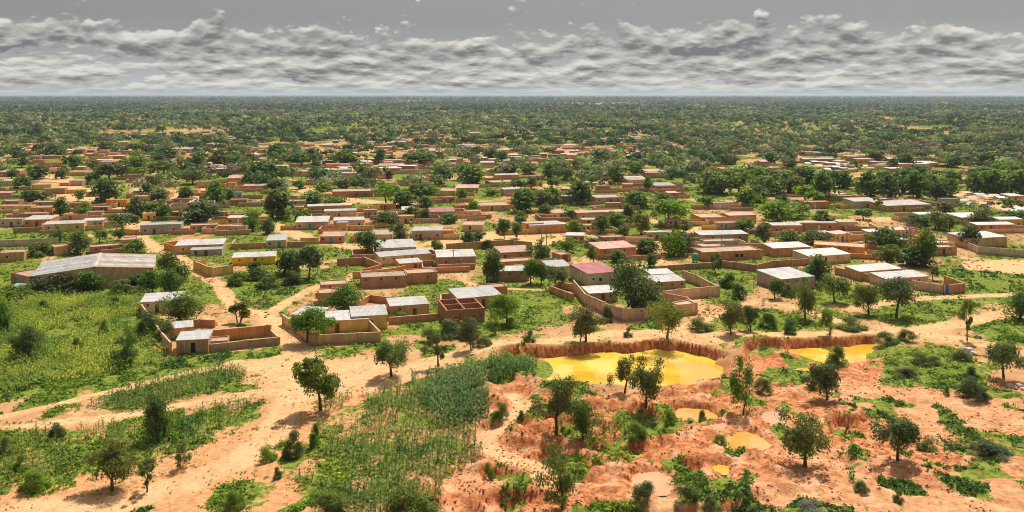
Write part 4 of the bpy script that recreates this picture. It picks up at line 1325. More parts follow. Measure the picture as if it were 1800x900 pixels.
# --- the long warehouse
def warehouse():
    A, B = g(58, 515), g(269, 499)
    w = math.hypot(B[0] - A[0], B[1] - A[1])
    ang = math.atan2(B[1] - A[1], B[0] - A[0])
    d, he, hr = 20.0, 4.3, 5.6
    root = empty('warehouse', (A[0], A[1], -0.06), ang)
    V = [(0, 0, 0), (w, 0, 0), (w, 0, he), (w / 2, 0, hr), (0, 0, he), (0, d, 0), (w, d, 0), (w, d, he), (w / 2, d, hr), (0, d, he)]
    Fc = [(0, 1, 2, 3, 4), (6, 5, 9, 8, 7), (5, 0, 4, 9), (1, 6, 7, 2)]
    mesh('wall', V, Fc, 'wall_ochre', root)
    n = 9
    roof = empty('roof', (0, 0, 0))
    roof.parent = root
    for s in (0, 1):
        for i in range(n):
            y0, y1 = -0.25 + (d + 0.5) * i / n + 0.02, -0.25 + (d + 0.5) * (i + 1) / n - 0.02
            x0, z0 = (-0.5, he - 0.09 + 0.05) if s == 0 else (w + 0.5, he - 0.09 + 0.05)
            x1, z1 = (w / 2 - (0.02 if s == 0 else -0.02)), hr + 0.05
            lift = 0.03 * (i % 2)
            V = [(x0, y0, z0 + lift), (x1, y0, z1 + lift), (x1, y1, z1 + lift), (x0, y1, z0 + lift)]
            V += [(a, b, c + 0.05) for a, b, c in V]
            Fc = [(0, 3, 2, 1), (4, 5, 6, 7), (0, 1, 5, 4), (1, 2, 6, 5), (2, 3, 7, 6), (3, 0, 4, 7)]
            mesh('roof_sheet', V, Fc, 'roof_white' if i % 3 == 1 else ('roof_tin' if s == 0 or i % 2 else 'roof_mudroof'), roof)
    mesh('ridge_cap', [(w / 2 - 0.45, -0.3, hr + 0.1), (w / 2, -0.3, hr + 0.2), (w / 2 + 0.45, -0.3, hr + 0.1), (w / 2 - 0.45, d + 0.3, hr + 0.1), (w / 2, d + 0.3, hr + 0.2), (w / 2 + 0.45, d + 0.3, hr + 0.1)],
         [(0, 1, 4, 3), (1, 2, 5, 4)], 'roof_white', roof)
    mesh('fascia', [(-0.5, -0.27, he - 0.1), (w / 2, -0.27, hr - 0.04), (w + 0.5, -0.27, he - 0.1), (w + 0.5, -0.27, he + 0.06), (w / 2, -0.27, hr + 0.09), (-0.5, -0.27, he + 0.06)], [(0, 1, 4, 5), (1, 2, 3, 4)], 'roof_white', root)
    tag(root, '', 'warehouse', 160, 500, None, 'long mud-walled warehouse with shallow pitched pale metal roof')
    HOUSES.append((A[0] + math.cos(ang) * w / 2 - math.sin(ang) * d / 2, A[1] + math.sin(ang) * w / 2 + math.cos(ang) * d / 2, w / 2 + 1, d / 2 + 1, math.cos(ang), math.sin(ang)))


warehouse()
H(19, 500, 50, 508, 12, 3.6, 'brown', 'mudroof', 'flat', doors=[(2.2, 4.6, 'door_teal')], label='brown flat-roofed lean-to with teal gate beside the warehouse')
H(14, 516, 50, 517, 3.2, 1.6, 'cement', 'tin', label='tiny tin-roofed shed at the warehouse foot, left end')
H(0, 461, 42, 459, 6, 3.2, 'mud', 'mudroof', 'flat', wins=[(1.5, 2.1, 1.2, 1.8)])
H(95, 450, 125, 447, 5, 3.2, 'ochre', 'mudroof', 'flat')
yard([(-5, 434), (55, 432), (102, 430)], 2.2, 'cement')
H(158, 447, 210, 443, 5, 2.6, 'brick', 'mudroof', 'flat', label='red brick building with rubble yard behind the warehouse')
H(215, 434, 243, 432, 6, 2.6, 'mud', 'mudroof', 'flat')
H(308, 447, 392, 444, 8, 3.0, 'ochre', 'white', wins=[(2, 2.6, 1.2, 1.8)], label='ochre house with bright tin roof facing the fork of the paths')
H(288, 438, 310, 446, 7, 2.4, 'terracotta', 'tin', 'open', label='roofless terracotta annex left of the ochre fork house', cat='building')
H(335, 451, 390, 449, 3, 2.0, 'cement', 'tin', doors=[(1, 2, 'door_wood'), (4, 5, 'door_wood')], label='low tin-roofed veranda in front of the ochre fork house', cat='veranda')
H(408, 467, 484, 464, 6, 2.6, 'yellow', 'white', label='bright yellow house with white roof beside the dark trees')
yard([(341, 474), (368, 486), (372, 487), (409, 481)], 2.6, 'ochre', 'ochre yard wall at the bend of the path below the yellow house')
H(340, 474, 350, 476, 2.2, 3.2, 'yellow', 'mudroof', 'flat', label='narrow yellow gatehouse at the bend of the path', cat='gatehouse')
# left walled compound
H(247, 552, 318, 548, 7, 3.0, 'cement', 'white', label='grey-tan house with white tin roof at the back of the left compound')
yard([(249, 553), (262, 572), (278, 596), (300, 622)], 2.3, 'ochre', 'long ochre side wall of the left walled compound')
yard([(280, 578), (350, 575), (378, 576)], 1.6, 'terracotta', 'low cross wall inside the left compound')
H(292, 598, 340, 593, 4.2, 2.4, 'mud', 'white', label='small mud room with white roof, second in the left compound')
H(310, 622, 366, 619, 5.0, 2.9, 'mud', 'white', label='front room with white tin roof at the corner of the left compound')
yard([(366, 600), (470, 590), (476, 591)], 2.2, 'terracotta', 'rear terracotta wall of the weed-filled yard at the sandy fork')
yard([(367, 619), (430, 612), (491, 606), (476, 592)], 1.5, 'mud', 'low front wall of the weed-filled yard at the sandy fork')
H(367, 613, 400, 611, 3.5, 1.5, 'mud', 'mudroof', 'flat', label='low flat-roofed store in front of the left compound', cat='store')
# tin-roofed compound in the middle
H(512, 571, 556, 574, 6, 2.5, 'pink', 'tin', label='pinkish house with white tin roof at the left of the middle compound')
H(572, 586, 648, 582, 6.5, 2.9, 'ochre', 'white', doors=[(2, 2.9)], label='ochre house with white tin roof behind its own front wall')
yard([(497, 570), (545, 604), (560, 606), (668, 601), (648, 580)], 2.1, 'ochre', 'ochre front wall around the middle tin-roofed compound')
H(618, 582, 681, 578, 7, 3.4, 'ochre', 'white', label='tall plain ochre block with white roof right of the middle compound')
H(686, 561, 754, 556, 6, 3.2, 'mud', 'white', label='mud house with white roof left of the unfinished brick house')
yard([(683, 570), (768, 563)], 1.5, 'terracotta', 'low terracotta wall joining the ochre block to the unfinished house')
H(561, 537, 604, 534, 5, 3.3, 'terracotta', 'mudroof', 'flat', label='plain terracotta block left of the wide dark tree')
H(564, 522, 612, 519, 5, 3.4, 'mud', 'mudroof', 'flat')
yard([(606, 560), (640, 553), (680, 556)], 1.6, 'terracotta')
yard([(625, 545), (650, 530), (690, 535)], 1.6, 'terracotta')
# unfinished brick house: four open cells without roof
def unfinished():
    A, B, = g(785, 571), g(852, 566)
    w = math.hypot(B[0] - A[0], B[1] - A[1])
    ang = math.atan2(B[1] - A[1], B[0] - A[0])
    d, h = 10.0, 3.0
    root = empty('unfinished_house', (A[0], A[1], -0.06), ang)
    fr = [(w * 0.2, w * 0.2 + 0.8, 1.0, 1.8), (w * 0.33, w * 0.33 + 1.0, 0.02, 2.1), (w * 0.66, w * 0.66 + 0.9, 0.9, 1.8), (w * 0.88, w * 0.88 + 0.6, 1.2, 1.8)]
    t = 0.25
    mesh('front_wall', *panel(w, h, t, fr), 'wall_brick', root)
    mesh('back_wall', *turn(panel(w, h, t, []), math.pi, (w, d)), 'wall_brick', root)
    mesh('side_wall', *turn(panel(d - 2 * t, h, t, [(3, 4, 1, 1.9)]), -math.pi / 2, (0, d - t)), 'wall_brick', root)
    mesh('side_wall', *turn(panel(d - 2 * t, h, t, []), math.pi / 2, (w, t)), 'wall_brick', root)
    mesh('partition', *turn(panel(d - 2 * t, h - 0.003, t, [(2, 2.9, 0.02, 2.1)]), math.pi / 2, (w * 0.5, t)), 'wall_brick', root)
    for x0, x1 in ((t, w * 0.5 - t), (w * 0.5, w - t)):
        mesh('partition', *turn(panel(x1 - x0 - 0.004, h - 0.003, t, [(1, 1.9, 0.02, 2.1)]), 0, (x0 + 0.002, d * 0.5)), 'wall_brick', root)
    b = 0.3
    mesh('ring_beam', *join([box(-0.03, -0.03, h, w + 0.03, b, h + 0.18), box(-0.03, d - b, h, w + 0.03, d + 0.03, h + 0.18), box(-0.03, b, h, b, d - b, h + 0.177), box(w - b, b, h, w + 0.03, d - b, h + 0.177),
                              box(w * .5 - b, b, h, w * .5, d - b, h + 0.174), box(b, d * .5, h, w * .5 - b, d * .5 + b, h + 0.171), box(w * .5, d * .5, h, w - b, d * .5 + b, h + 0.171)]), 'wall_brick', root)
    tag(root, '', 'house', 810, 570, None, 'roofless unfinished red brick house with four open cells')
    HOUSES.append((A[0] + math.cos(ang) * w / 2 - math.sin(ang) * d / 2, A[1] + math.sin(ang) * w / 2 + math.cos(ang) * d / 2, w / 2 + .6, d / 2 + .6, math.cos(ang), math.sin(ang)))


unfinished()
H(805, 545, 882, 538, 8, 3.0, 'mud', 'white', label='mud house with white roof rising behind the unfinished brick house')
yard([(775, 548), (775, 532), (800, 530)], 2.0, 'mud')
H(845, 522, 892, 519, 4, 2.6, 'terracotta', 'mudroof', 'flat')
H(635, 508, 716, 504, 7, 3.4, 'brown', 'mudroof', 'flat', label='long brown windowless house behind the weedy plot')
H(716, 500, 769, 497, 6, 3.3, 'terracotta', 'mudroof', 'flat', wins=[(5.2, 5.7, 1.6, 2.1)], label='terracotta house joined to the long brown windowless house')
yard([(592, 468), (640, 465), (670, 478), (640, 486)], 2.2, 'terracotta')
yard([(620, 490), (690, 483), (712, 478)], 1.8, 'terracotta')
H(662, 453, 732, 450, 12, 3.2, 'cement', 'white', label='wide grey-tan house with gleaming white roof by the sandy street')
H(668, 468, 758, 461, 6, 3.0, 'pink', 'white', label='pinkish house with a second white roof stepped below the wide one')
H(703, 478, 742, 475, 5, 2.6, 'terracotta', 'tin', doors=[(4, 5, 'door_red')], label='terracotta hut with grey roof and red door in the cluttered yard')
H(768, 472, 836, 470, 9, 3.6, 'mud', 'white', wins=[(6, 6.5, 1.6, 2.1), (2.4, 2.9, 1.6, 2.1)], label='tall mud house with white roof at the lane corner')
yard([(770, 475), (835, 473)], 1.6, 'mud')
yard([(783, 450), (783, 441), (900, 433), (935, 437)], 2.2, 'brown', 'brown wall around an empty green yard by the sandy street')
H(880, 460, 935, 457, 8, 3.0, 'mud', 'rust', doors=[(1, 1.9)], wins=[(6, 6.5, 1.3, 1.8)], label='mud house with pale pink roof left of the round tree')
H(880, 474, 940, 470, 5, 2.4, 'terracotta', 'mudroof', 'flat')
H(866, 496, 930, 494, 5, 3.2, 'brown', 'white', label='low brown house with thin white roof edge behind the lane tree')
H(964, 488, 1003, 486, 7, 3.2, 'ochre', 'tin')
H(985, 461, 1004, 459, 5, 2.6, 'ochre', 'mudroof', 'flat', doors=[(0.6, 2.6, 'door_red')])
# red-roofed house (left wall and front both seen)
H(1034, 504, 1088, 499, 11, 3.7, 'cement', 'red', wins=[(1.2, 1.7, 1.6, 2.2), (3.2, 4.0, 1.2, 2.1), (6.2, 6.7, 1.6, 2.2)], label='grey-tan house with bright red metal roof', low='front')
H(1055, 456, 1118, 452, 9, 3.5, 'terracotta', 'rust', label='orange house with pale pink roof behind the red-roofed house')
# the walled compound round the huge tree
yard([(1008, 510), (1030, 537), (1064, 552), (1098, 565), (1160, 560), (1225, 552)], 2.6, 'pink', 'long pinkish front wall of the compound with the huge dark tree')
yard([(1225, 552), (1208, 540), (1170, 532)], 2.3, 'pink', 'short pinkish return wall at the right of the walled compound')
yard([(967, 515), (1008, 530)], 1.8, 'terracotta', 'low red wall at the left of the walled compound')
yard([(967, 515), (985, 508), (1010, 512)], 1.7, 'terracotta')
yard([(1165, 530), (1190, 527), (1264, 521), (1225, 500), (1200, 492)], 2.5, 'pink', 'far right yard wall of the walled compound')
H(1036, 533, 1085, 530, 6, 2.6, 'mud', 'white', label='white-roofed room inside the compound, left of the huge tree')
H(1150, 512, 1205, 508, 6, 2.5, 'mud', 'tin', label='tin-roofed shelter inside the compound, right of the huge tree')
H(1145, 498, 1185, 496, 5, 2.6, 'cement', 'white')
H(1196, 556, 1226, 551, 3.4, 2.8, 'pink', 'mudroof', 'flat', label='small pink gatehouse at the right corner of the walled compound', cat='gatehouse')
# right-hand part
H(1374, 512, 1432, 506, 10, 3.4, 'pink', 'white', label='house with dazzling white roof in the green plots at right')
H(1236, 460, 1340, 455, 8, 3.2, 'terracotta', 'mudroof', 'flat', wins=[(10.5, 11.6, .9, 1.9), (12.2, 13.2, .9, 1.9)], label='long terracotta house with dark openings beside the green water tank')
H(1235, 446, 1275, 444, 6, 2.6, 'cement', 'mudroof', 'flat')
yard([(1150, 478), (1205, 474), (1270, 470)], 1.6, 'brown')
yard([(1270, 470), (1330, 478), (1360, 470), (1420, 466)], 2.0, 'terracotta')
H(1360, 452, 1425, 449, 7, 3.0, 'terracotta', 'white', wins=[(6.5, 7, 1.6, 2.1)])
H(1423, 466, 1495, 461, 8, 2.8, 'pink', 'white', label='pinkish house with white roof right of the long terracotta house')
H(1430, 446, 1520, 452, 8, 3.4, 'terracotta', 'mudroof', 'flat')
yard([(1468, 482), (1520, 494), (1560, 502)], 2.0, 'mud')
H(1512, 494, 1585, 488, 6, 2.8, 'mud', 'white', label='left white-roofed house of the blue-doored compound')
H(1556, 506, 1632, 501, 6, 2.6, 'pink', 'tin', label='right grey-roofed house of the blue-doored compound')
yard([(1604, 508), (1657, 516), (1661, 516.5)], 2.2, 'pink', 'pinkish side wall of the blue-doored compound')
yard([(1668, 516.5), (1695, 514), (1660, 500)], 2.3, 'terracotta', 'end wall of the blue-doored compound')
def gate(px, py, w, h, mat, label):
    x, y = g(px, py)
    root = empty('gate', (x, y, -0.05), -0.05)
    mesh('gate_leaf', *box(-w / 2, 0, 0.05, -0.02, 0.08, h), mat, root)
    mesh('gate_leaf', *box(0.02, 0, 0.05, w / 2, 0.08, h), mat, root)
    for s in (-1, 1):
        mesh('gate_post', *box(s * (w / 2 + 0.16) - 0.14, -0.1, 0, s * (w / 2 + 0.16) + 0.14, 0.2, h + 0.2), 'wall_pink', root)
    tag(root, '', 'gate', px, py, None, label)


gate(1664.5, 516.6, 0.9, 2.1, 'door_blue', 'bright blue gate in the pinkish wall at right')
H(1702, 437, 1770, 433, 9, 3.6, 'ochre', 'tin', label='big plain orange-ochre house at the right end of town')
yard([(1690, 432), (1720, 446), (1800, 452)], 2.2, 'cement', 'grey wall running off right below the orange-ochre house')
H(1640, 450, 1682, 448, 6, 3.0, 'brown', 'mudroof', 'flat')


def crop_houses(ox, lst):
    for t in lst:
        x1, x2, yt, yb = t[:4]
        wall = t[4] if len(t) > 4 else R.choice(['mud', 'terracotta', 'terracotta', 'ochre', 'pink', 'cement', 'brown', 'brick'])
        roof = t[5] if len(t) > 5 else R.choice(['white', 'tin', 'mudroof', 'mudroof', 'rust', 'dull'])
        px1, px2, py, pt = ox + x1 / 4.5, ox + x2 / 4.5, 250 + yb / 4.5, 250 + yt / 4.5
        h = R.uniform(2.7, 3.5)
        Yf = F * CH / (py - HZ)
        Yb = F * (CH - h) / (pt - HZ)
        dep = min(12, max(4.5, Yb - Yf))
        an = math.radians(R.gauss(8, 6))
        cx_, cy_ = g((px1 + px2) / 2, py)
        hw = (px2 - px1) * mpp(py) / 2
        A = (cx_ - hw * math.cos(an), cy_ - hw * math.sin(an))
        B = (cx_ + hw * math.cos(an), cy_ + hw * math.sin(an))
        kind = 'flat' if roof == 'mudroof' else 'tin'
        w = 2 * hw
        doors, wins = [], []
        if cy_ < 420 and w > 4:
            d0 = w * R.uniform(0.2, 0.6)
            doors = [(d0, d0 + 0.95, R.choice(['door_wood', 'door_wood', 'door_teal', 'door_white', 'door_red']))]
            for q in (0.1, 0.8):
                if abs(w * q - d0) > 1.2 and R.random() < 0.7:
                    wins.append((w * q, w * q + 0.7, 1.1, 1.8))
        house(A, B, dep, h, wall, roof, kind, doors=doors, wins=wins, px=(px1 + px2) / 2, py=py, low=R.choice(['front', 'front', 'back']))
        for s in R.sample((-1, 1), R.choice((1, 1, 2))):
            L, q = R.uniform(5, 11), R.uniform(4, 9)
            c, sn = math.cos(an), math.sin(an)
            base = B if s > 0 else A
            P = [base, (base[0] + s * L * c, base[1] + s * L * sn)]
            if R.random() < 0.5:
                P.append((P[1][0] - q * sn * -1 * -1, P[1][1] + q * c))
            yard([(p[0] + 0.25 * s * c * (i == 0), p[1]) for i, p in enumerate(P)], R.uniform(1.5, 2.1), R.choice(['mud', 'terracotta', 'brown', 'pink', 'ochre']), world=True, px=(px1 + px2) / 2 + s * 15, py=py, pillars=False)


crop_houses(0, [(255, 350, 150, 175), (360, 500, 150, 195), (0, 150, 215, 270), (550, 650, 280, 345, 'pink', 'mudroof'), (255, 400, 300, 375), (355, 510, 355, 410, 'mud', 'white'), (685, 790, 355, 430, 'terracotta', 'white'), (530, 670, 215, 265, 'ochre', 'mudroof'),
                (1010, 1120, 245, 290), (1110, 1210, 280, 315), (1100, 1215, 365, 440), (1055, 1140, 395, 430, 'mud', 'white'), (1370, 1540, 430, 490), (1560, 1700, 315, 355, 'pink', 'white'), (1500, 1690, 450, 520), (0, 240, 490, 550, 'ochre', 'mudroof'),
                (250, 410, 490, 570, 'terracotta', 'mudroof'), (560, 700, 480, 530, 'brown', 'mudroof'), (720, 850, 500, 560, 'brick', 'mudroof'), (840, 1000, 460, 510), (0, 170, 590, 670, 'cement', 'mudroof'), (190, 390, 580, 670, 'terracotta', 'white'), (360, 650, 620, 705, 'ochre', 'white'),
                (655, 810, 612, 675, 'pink', 'white'), (500, 680, 565, 620, 'ochre', 'mudroof'), (685, 800, 568, 612, 'mud', 'tin'), (1120, 1420, 625, 725, 'cement', 'white'), (1510, 1710, 630, 710, 'mud', 'mudroof'), (1720, 1800, 655, 725, 'terracotta', 'mudroof'),
                (1130, 1230, 560, 620), (1350, 1440, 545, 600), (1720, 1800, 545, 605), (0, 90, 310, 345, 'ochre', 'white'), (700, 870, 110, 150), (790, 880, 150, 180, 'mud', 'white'), (930, 1030, 40, 95, 'brick', 'rust'), (220, 280, 20, 50)])
crop_houses(400, [(0, 100, 255, 320, 'terracotta', 'rust'), (120, 310, 320, 385, 'terracotta', 'mudroof'), (0, 60, 330, 365), (0, 110, 400, 450), (20, 150, 440, 500), (465, 700, 210, 270, 'pink', 'mudroof'), (710, 980, 205, 262, 'ochre', 'white'), (620, 860, 290, 335, 'terracotta', 'white'), (800, 1040, 255, 285, 'mud', 'white'),
                  (830, 1150, 350, 435, 'brick', 'mudroof'), (1160, 1250, 230, 285, 'terracotta', 'mudroof'), (1200, 1400, 155, 215, 'terracotta', 'rust'), (1370, 1520, 210, 250), (1480, 1600, 255, 315), (1340, 1470, 300, 345), (1045, 1150, 120, 190, 'pink', 'white'), (660, 750, 50, 95), (490, 600, 80, 120), (1680, 1800, 345, 425),
                  (1700, 1800, 430, 480), (1600, 1800, 520, 600, 'cement', 'red'), (1380, 1480, 510, 585), (1200, 1330, 490, 535), (640, 980, 485, 560, 'brown', 'white'), (770, 1020, 520, 600, 'pink', 'white'), (420, 600, 510, 565, 'yellow', 'mudroof'), (540, 790, 580, 690, 'pink', 'white'), (840, 1080, 585, 680, 'cement', 'white'),
                  (1080, 1180, 535, 595), (1310, 1480, 590, 645, 'ochre', 'mudroof'), (0, 150, 605, 650, 'mud', 'white'), (0, 145, 660, 725, 'ochre', 'mudroof'), (310, 460, 735, 835, 'pink', 'tin'), (730, 920, 690, 800, 'terracotta', 'mudroof'), (1110, 1300, 650, 790, 'cement', 'mudroof'), (1460, 1700, 645, 770, 'pink', 'tin'), (1690, 1790, 680, 765, 'terracotta', 'mudroof'), (860, 940, 650, 700, 'mud', 'white')])
crop_houses(800, [(320, 510, 255, 300, 'mud', 'white'), (290, 500, 290, 350, 'mud', 'mudroof'), (0, 180, 335, 400, 'mud', 'rust'), (380, 540, 365, 420, 'cement', 'white'), (200, 310, 150, 195), (100, 440, 430, 545, 'ochre', 'mudroof'), (0, 110, 490, 545, 'terracotta', 'mudroof'), (850, 960, 410, 485), (1110, 1330, 400, 485, 'pink', 'mudroof'),
                  (1120, 1230, 350, 395), (770, 890, 510, 610, 'pink', 'mudroof'), (960, 1390, 530, 615, 'pink', 'rust'), (1200, 1320, 490, 535), (590, 890, 600, 720, 'terracotta', 'white'), (1000, 1110, 640, 710, 'ochre', 'mudroof'), (880, 1020, 730, 795, 'mud', 'white'), (1520, 1670, 200, 270), (1360, 1500, 270, 340), (1080, 1220, 220, 295), (1600, 1760, 320, 390),
                  (1680, 1760, 400, 445), (880, 960, 120, 175), (1520, 1690, 730, 775, 'mud', 'white'), (1160, 1350, 770, 810, 'brown', 'mudroof'), (100, 200, 545, 600), (1690, 1790, 620, 665, 'pink', 'rust'), (560, 700, 655, 715, 'terracotta', 'rust')])
crop_houses(1100, [(590, 800, 535, 645, 'terracotta', 'mudroof'), (810, 1040, 555, 640, 'terracotta', 'rust'), (690, 820, 485, 530), (160, 400, 200, 280), (0, 170, 270, 325), (230, 400, 320, 385), (750, 1080, 180, 240, 'terracotta', 'mudroof'), (1090, 1240, 190, 245, 'terracotta', 'white'), (1310, 1420, 170, 215), (540, 740, 170, 205), (1400, 1620, 480, 525, 'terracotta', 'mudroof'), (1660, 1800, 380, 455, 'brick', 'mudroof'),
                   (580, 980, 700, 790, 'mud', 'white'), (620, 900, 760, 850, 'cement', 'mudroof'), (1360, 1670, 620, 700, 'terracotta', 'white'), (1690, 1800, 640, 700, 'pink', 'white'), (1160, 1400, 670, 725, 'terracotta', 'white'), (720, 1020, 640, 690, 'pink', 'mudroof'), (1400, 1660, 130, 165), (320, 470, 400, 445), (1480, 1640, 715, 780, 'terracotta', 'rust'), (1640, 1790, 720, 790, 'pink', 'rust')])
crop_houses(1400, [(310, 480, 380, 465, 'brick', 'mudroof'), (450, 680, 440, 520, 'cement', 'dull'), (690, 1100, 430, 545, 'mud', 'dull'), (840, 920, 150, 185), (1260, 1450, 240, 330, 'ochre', 'mudroof'), (1000, 1130, 150, 195), (960, 1190, 560, 620, 'ochre', 'white'), (1290, 1560, 560, 645, 'terracotta', 'white'), (1420, 1740, 640, 705, 'terracotta', 'tin'), (1600, 1800, 630, 675, 'mud', 'tin'),
                   (1100, 1260, 800, 870, 'pink', 'mudroof'), (1150, 1290, 460, 500, 'cement', 'dull'), (560, 720, 700, 770, 'terracotta', 'tin'), (760, 900, 690, 750, 'pink', 'rust'), (960, 1100, 745, 800, 'terracotta', 'mudroof'), (760, 900, 780, 850, 'mud', 'tin')])
n_house_listed = len([1 for l in LAB if l[0].name.startswith('house')])
# houses scattered through the far, wooded part of town
FARH = [(45, 272), (62, 266), (130, 254), (185, 268), (214, 256), (262, 262), (335, 268), (360, 252), (388, 238), (420, 230), (430, 270), (455, 246), (478, 266), (505, 228), (520, 258), (545, 206), (572, 205), (575, 244), (600, 226), (618, 218), (640, 208), (650, 214), (676, 264), (700, 256), (735, 238), (770, 222), (806, 242), (835, 238), (880, 234), (905, 222), (950, 220), (985, 246), (1005, 262), (1040, 232),
        (1062, 236), (1108, 262), (1120, 246), (1150, 236), (1185, 240), (1210, 238), (1255, 262), (1270, 264), (1300, 272), (1340, 240), (1370, 236), (1395, 262), (1440, 232), (1470, 238), (1500, 242), (1520, 240), (1530, 244), (1558, 230), (1640, 238), (1665, 230), (1690, 272), (1715, 258), (1745, 250), (1770, 246), (1785, 262), (20, 248), (300, 244), (1090, 216), (1660, 214), (1450, 218), (820, 262), (1235, 252), (925, 268), (1590, 262), (1620, 250)]
for fx, fy in FARH:
    w = R.uniform(8, 17)
    an = math.radians(R.gauss(5, 8))
    cx_, cy_ = g(fx, fy)
    A = (cx_ - w / 2 * math.cos(an), cy_ - w / 2 * math.sin(an))
    B = (cx_ + w / 2 * math.cos(an), cy_ + w / 2 * math.sin(an))
    house(A, B, R.uniform(6, 11), R.uniform(3.0, 4.2), R.choice(['mud', 'terracotta', 'ochre', 'pink', 'white', 'terracotta']), R.choice(['white', 'white', 'mudroof', 'tin', 'rust']), R.choice(['flat', 'tin']), px=fx, py=fy, group='houses scattered among the far trees')
nh = len([1 for l in LAB if l[0].name.startswith('house')])
tries = 0
while nh < 298 and tries < 4000:
    tries += 1
    fx, fy = R.uniform(-10, 1810), 262 + 158 * R.random() ** 0.8
    cx_, cy_ = g(fx, fy)
    w, dep = R.uniform(5.5, 11), R.uniform(4.5, 7)
    bad = any(math.hypot(cx_ - q[0], cy_ + dep / 2 - q[1]) < max(q[2], q[3]) + 0.62 * w for q in HOUSES) or any(math.hypot(cx_ - q[0], cy_ + dep / 2 - q[1]) < 0.5 * w + q[2] * 0.7 for q in FOOT)
    if bad or any(line_dist(np.array([cx_]), np.array([cy_ + dep / 2]), P)[0] < wr + 0.6 * w for P, wr in ROADS):
        continue
    an = math.radians(R.gauss(8, 6))
    A = (cx_ - w / 2 * math.cos(an), cy_ - w / 2 * math.sin(an))
    B = (cx_ + w / 2 * math.cos(an), cy_ + w / 2 * math.sin(an))
    house(A, B, dep, R.uniform(2.5, 3.2), R.choice(['mud', 'terracotta', 'pink', 'brown', 'ochre', 'brick']), R.choice(['mudroof', 'mudroof', 'rust', 'tin', 'white']), R.choice(['flat', 'flat', 'tin']), doors=[(w * .3, w * .3 + .95)] if cy_ < 420 else [], px=fx, py=fy)
    nh += 1
print('houses', len([1 for l in LAB if l[0].name.startswith('house')]))


def in_house(X, Y, grow=0.0):
    out = np.zeros(X.shape, bool)
    for cx_, cy_, hw, hd, c, s in HOUSES:
        m = (np.abs(X - cx_) < hw + hd + grow) & (np.abs(Y - cy_) < hw + hd + grow)
        if m.any():
            dx, dy = X[m] - cx_, Y[m] - cy_
            out[m] |= (np.abs(dx * c + dy * s) < hw + grow) & (np.abs(-dx * s + dy * c) < hd + grow)
    return out


nw = len([1 for l in LAB if l[0].name.startswith('compound_wall')])
cand = [q for q in HOUSES if 235 < q[1] < 620 and q[3] > 2]
R.shuffle(cand)
for cx_, cy_, hw, hd, c, sn in cand:
    if nw >= 290:
        break
    s_ = R.choice((-1, 1))
    d1, d2 = R.uniform(2.5, 6), R.uniform(3, 8)
    fr = -(hd + d1) if R.random() < 0.7 else hd + d1
    loc = [(s_ * (hw + 0.3), 0.0), (s_ * (hw + d2), 0.0), (s_ * (hw + d2), fr), (-s_ * hw * R.uniform(0.2, 1.0), fr)]
    P = [(cx_ + a * c - b * sn, cy_ + a * sn + b * c) for a, b in loc]
    mx, my = P[2]
    if any(line_dist(np.array([p[0]]), np.array([p[1]]), RP)[0] < wr + 0.5 for p in P for RP, wr in ROADS):
        continue
    if in_house(np.array([p[0] for p in P[1:]]), np.array([p[1] for p in P[1:]]), 0.3).any():
        continue
    yard(P, R.uniform(1.3, 1.9), R.choice(['mud', 'terracotta', 'brown', 'pink', 'ochre', 'brick']), world=True, px=CX + mx * F / my, py=HZ + F * CH / my, pillars=False)
    nw += 1
print('walls', nw)


